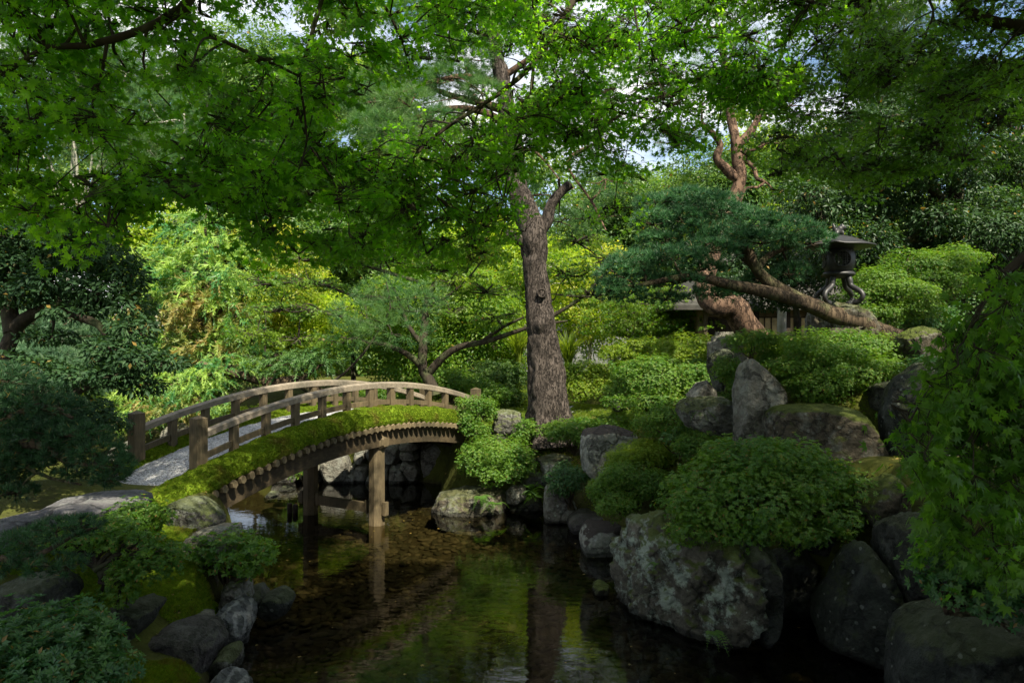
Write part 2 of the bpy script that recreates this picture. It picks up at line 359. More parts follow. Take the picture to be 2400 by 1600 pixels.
M['rock_grey'] = rock_mat('grey_stone', (0.05, 0.05, 0.042), (0.165, 0.157, 0.135), lich=0.35, moss=0.6)
M['rock_pale'] = rock_mat('pale_stone', (0.13, 0.123, 0.10), (0.30, 0.28, 0.23), lich=0.3, moss=0.12)
M['rock_brown'] = rock_mat('brown_stone', (0.05, 0.042, 0.030), (0.14, 0.12, 0.085), lich=0.25, moss=0.45)
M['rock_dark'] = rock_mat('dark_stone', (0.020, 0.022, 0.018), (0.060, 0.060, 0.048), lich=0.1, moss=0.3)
M['rock_purple'] = rock_mat('purple_stone', (0.042, 0.036, 0.037), (0.095, 0.083, 0.082), lich=0.08, moss=0.12)
M['rock_vein'] = rock_mat('veined_stone', (0.06, 0.063, 0.063), (0.17, 0.175, 0.175), vein=0.4, lich=0.1)
M['rock_lichen'] = rock_mat('lichened_stone', (0.06, 0.057, 0.042), (0.16, 0.145, 0.11), lichen=(0.40, 0.47, 0.38), lich=0.75, moss=0.85, spots=0.5, scale=1.5)
M['rock_spot'] = rock_mat('spotted_stone', (0.11, 0.10, 0.083), (0.24, 0.225, 0.185), lich=0.35, spots=0.6, moss=0.55)
M['rock_moss'] = rock_mat('mossy_stone', (0.05, 0.042, 0.028), (0.135, 0.112, 0.076), lich=0.2, spots=0.3, moss=0.95)
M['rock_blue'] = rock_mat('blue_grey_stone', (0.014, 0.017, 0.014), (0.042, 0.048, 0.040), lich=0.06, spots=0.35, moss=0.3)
M['rock_top'] = rock_mat('dark_topped_stone', (0.22, 0.225, 0.19), (0.42, 0.42, 0.36), lich=0.2, spots=0.3, moss=1.0, mosscol=(0.055, 0.045, 0.038))
M['slab'] = rock_mat('slab_stone', (0.085, 0.082, 0.086), (0.17, 0.163, 0.167), lich=0.15, moss=0.0)
M['wallstone'] = rock_mat('wall_stone', (0.12, 0.115, 0.095), (0.26, 0.245, 0.20), lich=0.25, moss=0.15, scale=2.2)

M['wood'] = plain_mat('weathered_cypress', (0.066, 0.050, 0.028), (0.135, 0.106, 0.062), scale=5.0, stretch=(7, 7, 0.8), rough=0.75, bump=0.35)
M['wood_rail'] = plain_mat('greyed_cypress', (0.14, 0.12, 0.095), (0.25, 0.215, 0.17), scale=6.0, stretch=(3, 3, 3), rough=0.75, bump=0.3)
M['wood_dark'] = plain_mat('shaded_beam_wood', (0.038, 0.028, 0.015), (0.08, 0.06, 0.034), scale=5.0, stretch=(2, 2, 6), rough=0.8, bump=0.35)  # darker copy of the cypress: shade under the deck put into the colour
M['wood_end'] = plain_mat('log_end_wood', (0.085, 0.066, 0.038), (0.17, 0.137, 0.082), scale=9.0, rough=0.8)
M['wood_black'] = plain_mat('dark_timber', (0.020, 0.014, 0.010), (0.05, 0.035, 0.024), scale=6.0, stretch=(6, 6, 1))
M['iron'] = plain_mat('dark_bronze', (0.012, 0.012, 0.014), (0.030, 0.029, 0.033), scale=12.0, rough=0.5, bump=0.25, spec=0.5)
M['paper'] = plain_mat('shoji_paper', (0.66, 0.50, 0.27), (0.78, 0.62, 0.38), scale=3.0)
M['plaster'] = plain_mat('white_plaster', (0.13, 0.14, 0.155), (0.20, 0.21, 0.225), scale=3.0)
M['plaster_warm'] = plain_mat('tan_plaster', (0.20, 0.15, 0.085), (0.27, 0.20, 0.12), scale=3.0)
M['tile'] = plain_mat('grey_roof', (0.09, 0.09, 0.095), (0.20, 0.20, 0.21), scale=10.0)
M['shingle'] = plain_mat('bark_shingle', (0.035, 0.033, 0.03), (0.08, 0.077, 0.07), scale=9.0)

# ---------------------------------------------------------------- ground, pond bed, water
POND = np.array([(-1.6,2.6),(-2.4,4.2),(-2.8,6.6),(-3.15,8.2),(-3.55,9.4),(-3.9,10.6),(-4.35,12.2),(-5.4,13.6),(-7.2,15.5),(-10,17),(-14,18.5),(-14,22),
                 (-9.5,20.6),(-6.6,20.0),(-5.0,20.2),(-3,20.2),(-2.0,19.6),(-1.9,18.2),(-1.4,17.1),(-0.7,16.9),(0.4,16.9),(1.0,16.2),(1.5,14.8),(1.9,13.4),(2.3,12.0),(3.6,11.0),(4.7,9.8),
                 (5.0,8.6),(4.9,7.0),(4.6,4.4),(4.0,2.8),(1.5,2.4)], float)
CTRL = np.array([(0,0,2.2),(0,1.4,2.1),(-4,2,1.9),(5.5,2.5,2.2),(-6,6,1.3),(-4.2,7.3,0.55),(-3.6,8.2,0.35),(-3.2,6.2,0.35),(-3.6,4.5,0.6),(-4.6,9,0.8),(-5.2,10,1.25),(-5.6,11.3,1.62),(-5.0,12.0,1.55),(-7,11,1.7),(-9,9.5,1.7),(-12,13,1.7),
                 (-8,14,1.2),(-20,18,1.5),(-8,23,0.9),(-12,25,1.2),(-4,21.5,1.3),(-2,20.5,1.66),(-1,19.8,1.72),(0,19,1.72),(0.4,17.6,1.2),(1,18.6,1.6),(1.3,17,0.95),(1.6,16,0.8),(2.2,14.6,1.0),(2.7,13,1.1),
                 (0.4,21.5,1.75),(2.2,21,1.95),(0,24.5,2.0),(3.3,24,2.6),(3,16,1.7),(3.6,14,2.0),(4.4,12.6,2.3),(5.2,12.6,3.2),(6,13,3.8),(8,13,3.9),(6.4,16,2.9),(10,20,3.2),(5,19,2.4),(4.2,11.2,1.3),(5.6,10.4,2.2),
                 (7,8,2.3),(6,5,2.3),(10,10,3.8),(0,30,2.5),(-8,30,1.8),(8,30,3.2),(0,60,3.2),(-40,40,3),(40,40,4),(-40,5,2.5),(40,5,4),(0,-30,2.3),(-30,-20,2.3),(30,-20,2.6),(12,14,3.9)], float)
def land(x, y):
    q = np.stack([x, y], -1)[:, None] - CTRL[None, :, :2]
    w = 1.0 / ((q ** 2).sum(-1) + 0.08) ** 1.6
    return (w * CTRL[None, :, 2]).sum(1) / w.sum(1)
def pond_dist(x, y):
    """distance to the pond's edge, positive on land"""
    p = np.stack([x, y], -1); d = np.full(len(p), 1e9); ins = np.zeros(len(p), bool)
    for a, b in zip(POND, np.roll(POND, -1, 0)):
        e = b - a; t = np.clip(((p - a) @ e) / (e @ e), 0, 1)
        d = np.minimum(d, np.linalg.norm(p - a - t[:, None] * e, axis=1))
        c = (a[1] > p[:, 1]) != (b[1] > p[:, 1])
        ins ^= c & (p[:, 0] < (b[0] - a[0]) * (p[:, 1] - a[1]) / (b[1] - a[1] + 1e-12) + a[0])
    return np.where(ins, -d, d)
def ground(x, y):
    x, y = np.atleast_1d(np.asarray(x, float)), np.atleast_1d(np.asarray(y, float)); out = np.empty(len(x))
    for s in range(0, len(x), 20000):
        xs, ys = x[s:s+20000], y[s:s+20000]
        k = np.clip((pond_dist(xs, ys) + 0.12) / 0.75, 0, 1); k = k * k * (3 - 2 * k)
        z = land(xs, ys) + 0.07 * fbm(np.stack([xs * 0.7, ys * 0.7, xs * 0], -1), 3, 5)
        out[s:s+20000] = z * k + (-0.42 + 0.08 * fbm(np.stack([xs, ys, xs * 0], -1), 3, 9)) * (1 - k)
    return out
def gz(x, y): return float(ground([x], [y])[0])

def axis(lo, hi, far_lo, far_hi, fine):
    a = list(np.arange(lo, hi + 1e-6, fine)); s = fine
    while a[-1] < far_hi: s *= 1.22; a.append(a[-1] + s)
    s = fine
    while a[0] > far_lo: s *= 1.22; a.insert(0, a[0] - s)
    return np.array(a)
gxs, gys = axis(-10, 11, -420, 420, 0.14), axis(2.5, 27, -300, 900, 0.14)
GX, GY = np.meshgrid(gxs, gys); nx_, ny_ = len(gxs), len(gys)
GZ = ground(GX.ravel(), GY.ravel())
gi = (np.arange(ny_ - 1)[:, None] * nx_ + np.arange(nx_ - 1)[None]).ravel()
mb = MB().add(np.stack([GX.ravel(), GY.ravel(), GZ], -1), np.stack([gi, gi + 1, gi + nx_ + 1, gi + nx_], -1))

gm, t_, o_, N = nodes('garden_ground'); L = t_.links.new
ge = N('NewGeometry')
n1 = N('TexNoise', Scale=0.55, Detail=6.0, Roughness=0.6); n2 = N('TexNoise', Scale=9.0, Detail=7.0, Roughness=0.7)
L(ge.outputs['Position'], n1.inputs['Vector']); L(ge.outputs['Position'], n2.inputs['Vector'])
a1 = N('Math', operation='MULTIPLY_ADD'); a1.inputs[1].default_value = 0.45; L(n2.outputs['Fac'], a1.inputs[0]); L(n1.outputs['Fac'], a1.inputs[2])
c1 = ramp(N, [(0.52, (0.040, 0.030, 0.018)), (0.64, (0.045, 0.048, 0.013)), (0.82, (0.075, 0.085, 0.016))]); L(a1.outputs[0], c1.inputs['Fac'])
c2 = ramp(N, [(0.3, (0.020, 0.018, 0.009)), (0.7, (0.055, 0.045, 0.025))]); L(n2.outputs['Fac'], c2.inputs['Fac'])
sz = N('SeparateXYZ'); L(ge.outputs['Position'], sz.inputs[0])
wz = N('MapRange'); wz.inputs['From Min'].default_value = -0.02; wz.inputs['From Max'].default_value = 0.12; L(sz.outputs['Z'], wz.inputs['Value'])
mxg = N('Mix', data_type='RGBA'); L(wz.outputs[0], mxg.inputs['Factor']); L(c2.outputs['Color'], mxg.inputs['A']); L(c1.outputs['Color'], mxg.inputs['B'])
pb = N('BsdfPrincipled'); pb.inputs['Roughness'].default_value = 0.95; pb.inputs['Specular IOR Level'].default_value = 0.1
L(mxg.outputs['Result'], pb.inputs['Base Color'])
bp = N('Bump'); bp.inputs['Strength'].default_value = 0.9; bp.inputs['Distance'].default_value = 0.05; L(n2.outputs['Fac'], bp.inputs['Height'])
L(bp.outputs[0], pb.inputs['Normal']); L(pb.outputs[0], o_.inputs['Surface'])
tag(mb.build('ground', gm, smooth=True), kind='structure')

wm, t_, o_, N = nodes('pond_water'); L = t_.links.new
ge = N('NewGeometry'); mpn = N('Mapping'); mpn.inputs['Scale'].default_value = (1.0, 2.0, 1.0); mpn.inputs['Rotation'].default_value = (0, 0, 0.25)
L(ge.outputs['Position'], mpn.inputs['Vector'])
n1 = N('TexNoise', Scale=3.2, Detail=3.0, Roughness=0.5); L(mpn.outputs[0], n1.inputs['Vector'])
n2 = N('TexNoise', Scale=0.35, Detail=1.0); L(ge.outputs['Position'], n2.inputs['Vector'])
hs = N('Math', operation='MULTIPLY'); L(n1.outputs['Fac'], hs.inputs[0]); L(n2.outputs['Fac'], hs.inputs[1])
bp = N('Bump'); bp.inputs['Strength'].default_value = 0.10; bp.inputs['Distance'].default_value = 0.06; L(hs.outputs[0], bp.inputs['Height'])
fr = N('Fresnel', IOR=1.34); L(bp.outputs[0], fr.inputs['Normal'])
gl = N('BsdfGlossy', Roughness=0.01); gl.inputs['Color'].default_value = (1, 1, 1, 1); L(bp.outputs[0], gl.inputs['Normal'])
tr = N('BsdfTransparent'); tr.inputs['Color'].default_value = (0.58, 0.55, 0.40, 1)
mx = N('MixShader'); L(fr.outputs[0], mx.inputs['Fac']); L(tr.outputs[0], mx.inputs[1]); L(gl.outputs[0], mx.inputs[2]); L(mx.outputs[0], o_.inputs['Surface'])
mb = MB().add([(-40, 1.9, 0), (12, 1.9, 0), (12, 26, 0), (-40, 26, 0)], [[0, 1, 2, 3]])
tag(mb.build('water', wm), kind='structure')

def ico(sub):
    b = bmesh.new(); bmesh.ops.create_icosphere(b, subdivisions=sub, radius=1.0)
    V = np.array([v.co[:] for v in b.verts]); F = np.array([[v.index for v in f.verts] for f in b.faces]); b.free(); return V, F
ICO = {k: ico(k) for k in (1, 2, 3, 5, 6)}

# pebbles on the pond bed: nobody could count them
g = RS(3); k = 9000
x = g.uniform(-5, 5, k); y = 6.5 + (g.random(k) ** 1.5) * 13
keep = pond_dist(x, y) < -0.05; x, y = x[keep], y[keep]
tv, tf = ICO[2]; k = len(x)
s = np.stack([g.uniform(.05, .13, k), g.uniform(.04, .09, k), g.uniform(.02, .045, k)], -1)
up = norm(np.stack([g.normal(0, .2, k), g.normal(0, .2, k), np.ones(k)], -1))
pm = leaf_mat('wet_pebble', (0.025, 0.023, 0.011), (0.065, 0.054, 0.03), trans=0.0, scale=1.5, rough=0.8, spec=0.2)
mb = MB().scatter(tv, tf, np.stack([x, y, ground(x, y) + 0.012], -1), frames(up, rnd_dir(g, k)), s)
tag(mb.build('pebbles', pm, smooth=True), 'flat brown pebbles on the bed of the pond', None, kind='stuff')

# ---------------------------------------------------------------- the arched bridge
A = np.array([-5.10, 11.80]); B = np.array([-0.95, 19.0]); LEN = np.linalg.norm(B - A)
U = (B - A) / LEN; NF = np.array([-U[1], U[0]])           # along the bridge, across it to the far rail
W = 1.66
def br(s, n, z=0.0):
    """a point of the bridge: s along from the near post (0..1), n metres across from the near rail, z above the deck"""
    p = A + U * LEN * s + NF * n
    return np.array([p[0], p[1], 1.72 + 0.60 * (1 - (2 * min(max(s, -0.35), 1.3) - 1) ** 2) + z])
def br_ax(s):
    a, b = br(s - .01, 0), br(s + .01, 0); t = norm(b - a); n = np.array([NF[0], NF[1], 0.0]); return np.stack([t, n, np.cross(t, n)])
VER = np.stack([np.array([U[0], U[1], 0]), np.array([NF[0], NF[1], 0]), np.array([0, 0, 1.0])])
bridge = empty('arched_footbridge', (*((A + B) / 2), 0.0), 'arched wooden footbridge with gravel path and mossy edges spanning the pond', 'bridge')

def ribbon(mb, s0, s1, ns, prof, wob=0.0, seed=0):
    """a strip along the bridge with a cross-section prof = [(n, z), ...]"""
    S = np.linspace(s0, s1, ns); V = np.array([[br(s, n, z) for n, z in prof] for s in S]); k = len(prof)
    if wob: V[..., 2] += wob * fbm(V.reshape(-1, 3) * 5, 3, seed).reshape(V.shape[:2])
    i = (np.arange(ns - 1)[:, None] * k + np.arange(k - 1)[None]).ravel()
    mb.add(V.reshape(-1, 3), np.stack([i, i + 1, i + k + 1, i + k], -1)); return V
gravel, t_, o_, N = nodes('white_gravel'); L = t_.links.new
tcn = N('TexCoord'); vo = N('TexVoronoi', Scale=42.0); L(tcn.outputs['Object'], vo.inputs['Vector'])
sx = N('SeparateColor'); L(vo.outputs['Color'], sx.inputs[0]); no = N('TexNoise', Scale=2.2, Detail=5.0); L(tcn.outputs['Object'], no.inputs['Vector'])
ad = N('Math', operation='MULTIPLY_ADD'); ad.inputs[1].default_value = 0.5; L(no.outputs['Fac'], ad.inputs[0]); L(sx.outputs[0], ad.inputs[2])
cl = ramp(N, [(0.25, (0.10, 0.097, 0.088)), (0.6, (0.25, 0.25, 0.245)), (1.1, (0.44, 0.44, 0.44))]); L(ad.outputs[0], cl.inputs['Fac'])
pb = N('BsdfPrincipled'); pb.inputs['Roughness'].default_value = 0.9; L(cl.outputs['Color'], pb.inputs['Base Color'])
bp = N('Bump'); bp.inputs['Strength'].default_value = 1.0; bp.inputs['Distance'].default_value = 0.02; bp.invert = True; L(vo.outputs['Distance'], bp.inputs['Height'])
L(bp.outputs[0], pb.inputs['Normal']); L(pb.outputs[0], o_.inputs['Surface'])
mb = MB(); ribbon(mb, -0.28, 1.10, 220, [(n, 0.045 * (1 - ((n - .83) / .85) ** 2) - .005) for n in np.linspace(-.02, 1.68, 24)], 0.02, 3)
mb.build('gravel_path', gravel, bridge, True)

tuft_v, tuft_f = [], []
g = RS(11)
for k in range(9):
    d = norm(np.array([g.normal(), g.normal(), 1.5])); s_ = norm(np.cross(d, g.normal(size=3))) * .16
    b = np.array([g.normal(0, .3), g.normal(0, .3), 0]); tuft_v += [b - s_, b + s_, b + d]; tuft_f.append([3*k, 3*k+1, 3*k+2])
TUFT = (np.array(tuft_v), np.array(tuft_f))
def moss_strip(side, seed):
    """rounded bank of moss along one edge: side -1 near, +1 far"""
    prof = [(0.22, 0.0), (0.12, .07), (0.0, .11), (-.12, .14), (-.26, .135), (-.39, .09), (-.48, .0), (-.515, -.11), (-.48, -.20)]
    if side > 0: prof = [(W - n, z) for n, z in prof]
    mb = MB(); V = ribbon(mb, -0.21 if side < 0 else -0.05, 1.06, 180, prof, 0.07, seed)
    gg = RS(seed); q = V; u, v = q.shape[:2]; k = 26000
    i = gg.integers(0, u - 1, k); j = gg.integers(0, v - 1, k); a, b = gg.random(k)[:, None], gg.random(k)[:, None]
    p = (q[i, j] * (1-a) + q[i+1, j] * a) * (1-b) + (q[i, j+1] * (1-a) + q[i+1, j+1] * a) * b
    nr = np.cross(q[i+1, j] - q[i, j], q[i, j+1] - q[i, j]); nr = norm(nr); nr[nr[:, 2] < -.2] *= -1
    if side > 0: nr[nr[:, 2] < 0] *= -1
    mb.scatter(*TUFT, p - nr * .005, frames(norm(nr + [0, 0, .35] + gg.normal(0, .2, (k, 3))), rnd_dir(gg, k)), gg.uniform(.018, .042, k))
    mb.build('moss_edge', M['moss'], bridge)
moss_strip(-1, 21); moss_strip(1, 22)

# round logs laid across under the moss: their ends show along the near edge
for k in range(58):
    s = -0.155 + k * 0.0212
    ax = br_ax(s); c = br(s, -0.345, -0.255); g = RS(500 + k)
    r = .078 * g.uniform(.92, 1.05); seg = 6; a = np.arange(seg) / seg * 2 * math.pi + math.pi / 6
    ring = np.array([ax[0] * math.cos(t) * r * .95 + ax[2] * math.sin(t) * r * 1.12 for t in a])
    n0 = ax[1]; c0, c1, c2 = c - n0 * (.17 + g.uniform(-.012, .012)), c - n0 * .12, br(s, W + .45, -.235)
    V = np.vstack([c0 + ring * .78, c1 + ring, c2 + ring]); j = np.arange(6); j2 = (j + 1) % 6
    m = MB().add(V, np.vstack([np.stack([j, j2, j2 + 6, j + 6], -1), np.stack([j + 6, j2 + 6, j2 + 12, j + 12], -1)])).add(c0 + ring * .78, [[0, 1, 2, 3, 4, 5]])
    m.build('log', M['wood_end'], bridge)

def curved_bar(name, s0, s1, ns, n, z, hw, hh, mat, ridge=0.0):
    m = MB(); prof = [(-hw, -hh), (hw, -hh), (hw, hh), (0, hh + ridge), (-hw, hh)] if ridge else [(-hw, -hh), (hw, -hh), (hw, hh), (-hw, hh)]
    k = len(prof); S = np.linspace(s0, s1, ns); V = []
    for s in S:
        ax = br_ax(s); c = br(s, n, z)
        V += [c + ax[1] * a + np.array([0, 0, 1.0]) * b for a, b in prof]
    i = np.arange(ns - 1)[:, None] * k; j = np.arange(k)[None]; j2 = (j + 1) % k
    m.add(np.array(V), np.stack([i + j, i + j2, i + k + j2, i + k + j], -1).reshape(-1, 4))
    m.add(np.array(V)[:k], [list(range(k))]).add(np.array(V)[-k:], [list(range(k))])
    return m.build(name, mat, bridge)
for n in (-0.0, W):
    curved_bar('handrail', 0.012, 0.988, 80, n, 0.60, .078, .048, M['wood_rail'], .032)
    curved_bar('lower_rail', 0.012, 0.988, 80, n, 0.24, .028, .05, M['wood'])
    for k in range(13):
        s = k / 12; big = k in (0, 12); hw = .10 if big else .060
        top = .90 if big else .56; z0 = -.05
        c = br(s, n, (top + z0) / 2); m = MB().box(c, hw, hw, (top - z0) / 2, VER)
        if big:    # shallow pyramid cap
            t = br(s, n, top); q = [t + VER[0] * a * (hw + .004) + VER[1] * b * (hw + .004) for a, b in ((-1,-1),(1,-1),(1,1),(-1,1))]
            m.add(np.vstack([q, [t + [0, 0, .05]]]), [[0,1,4],[1,2,4],[2,3,4],[3,0,4]])
        m.build('end_post' if big else 'baluster', M['wood'], bridge)
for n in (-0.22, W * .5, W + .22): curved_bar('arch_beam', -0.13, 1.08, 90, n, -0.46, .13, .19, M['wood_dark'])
PIER_S = 0.505
for n in (-0.16, W + .10):
    p = br(PIER_S, n); zt = p[2] - .66; h = (zt + 0.6) / 2
    m = MB(); ang = np.arange(8) / 8 * 2 * math.pi + math.pi / 8
    ring = np.array([VER[0] * math.cos(a) * .175 + VER[1] * math.sin(a) * .175 for a in ang])
    V = np.vstack([np.array([p[0], p[1], -.6]) + ring, np.array([p[0], p[1], zt]) + ring]); j = np.arange(8); j2 = (j + 1) % 8
    m.add(V, np.stack([j, j2, j2 + 8, j + 8], -1)); m.build('pier_post', M['wood'], bridge)
c = br(PIER_S, W / 2); c[2] -= .56
m = MB(); half = W / 2 + .42; r = .15
prof = [(-r, -r * .6), (-r * .6, -r), (r * .6, -r), (r, -r * .6), (r, r * .6), (r * .6, r), (-r * .6, r), (-r, r * .6)]
V = []
for d, f in ((-half, .62), (-half + .09, 1.0), (half - .09, 1.0), (half, .62)): V += [c + VER[1] * d + VER[0] * a * f + VER[2] * b * f for a, b in prof]
i = np.arange(3)[:, None] * 8; j = np.arange(8)[None]; j2 = (j + 1) % 8
m.add(V, np.stack([i + j, i + j2, i + 8 + j2, i + 8 + j], -1).reshape(-1, 4)).add(V[:8], [list(range(8))]).add(V[-8:], [list(range(8))])
m.build('pier_cap', M['wood'], bridge)
c = br(PIER_S, W / 2); c[2] = .34
m = MB().box(c, .045, W / 2 + .44, .10, VER)
tb = m.build('tie_beam', M['wood'], bridge)
for n, d in ((-.16, -1), (-.16, 1), (W + .10, -1), (W + .10, 1)):
    w = br(PIER_S, n + d * .24); w[2] = .36
    MB().box(w, .06, .035, .14, VER).build('wedge', M['wood'], tb)

# ---------------------------------------------------------------- rocks
def rock_mesh(poly, Y, thick, seed, rough=0.10, fs=0.72, sub=6, p=30, freq=1.0):
    poly = np.asarray(poly, float); x0, x1 = poly[:, 0].min(), poly[:, 0].max()
    ya, yb = Y if isinstance(Y, tuple) else (Y, Y)
    ring = np.array([P(px, py, ya + (yb - ya) * (px - x0) / max(x1 - x0, 1)) for px, py in poly])
    c = ring.mean(0); pts = [ring]
    for d in (-.5, .5): pts.append(c + (ring - c) * fs + np.array([0, d * thick, 0]))
    b = bmesh.new()
    for q in np.vstack(pts): b.verts.new(q)
    r = bmesh.ops.convex_hull(b, input=b.verts[:]); b.normal_update()
    pl = np.array([[*f.normal, f.normal.dot(f.verts[0].co) - f.normal.dot(Vector(c))] for f in b.faces if f.calc_area() > 1e-9]); b.free()
    pl[pl[:, 3] < 0] *= -1
    pl = pl[pl[:, 3] > 1e-4]
    gr = np.random.default_rng(seed); nn = rnd_dir(gr, 20); allq = np.vstack(pts) - c; sup = (allq @ nn.T).max(0)
    pl = np.vstack([pl, np.concatenate([nn, (sup * gr.uniform(.78, .96, 20))[:, None]], 1)])
    V, F = ICO[sub]; q = np.maximum(V @ pl[:, :3].T, 0) / pl[None, :, 3]
    rad = 1.0 / np.maximum((q ** p).sum(1) ** (1.0 / p), 1e-6)
    X = V * rad[:, None]; S = (rad.mean())
    n1 = fbm(X / S * 1.3 * freq + seed * 7.7, 5, seed, 0.55); n2 = 1 - np.abs(fbm(X / S * 2.2 * freq + seed * 3.1, 4, seed + 50, .55)) * 2
    n3 = 1 - np.abs(fbm(X / S * 5.5 * freq + seed * 1.7, 4, seed + 90, .6)) * 2
    ax = norm(np.random.default_rng(seed).normal(size=3) * [.5, .5, 1.0]); st = (X @ ax) / S * 4.5 * freq + n1 * 1.5; st = np.abs((st % 1.0) - .5) * 2
    X = X * (1 + rough * (n1 * 1.5 + (n2 - .6) * .75 + (n3 - .6) * .32 + (np.minimum(st, .35) - .3) * .5))[:, None]
    return X + c, F, c
def rock(poly, Y, thick, mat, label, seed, name='rock', group=None, **kw):
    V, F, c = rock_mesh(poly, Y, thick, seed, **kw)
    o = MB().add(V, F).build(name, M[mat], None, True, origin=c)
    return tag(o, label, 'rock', group)

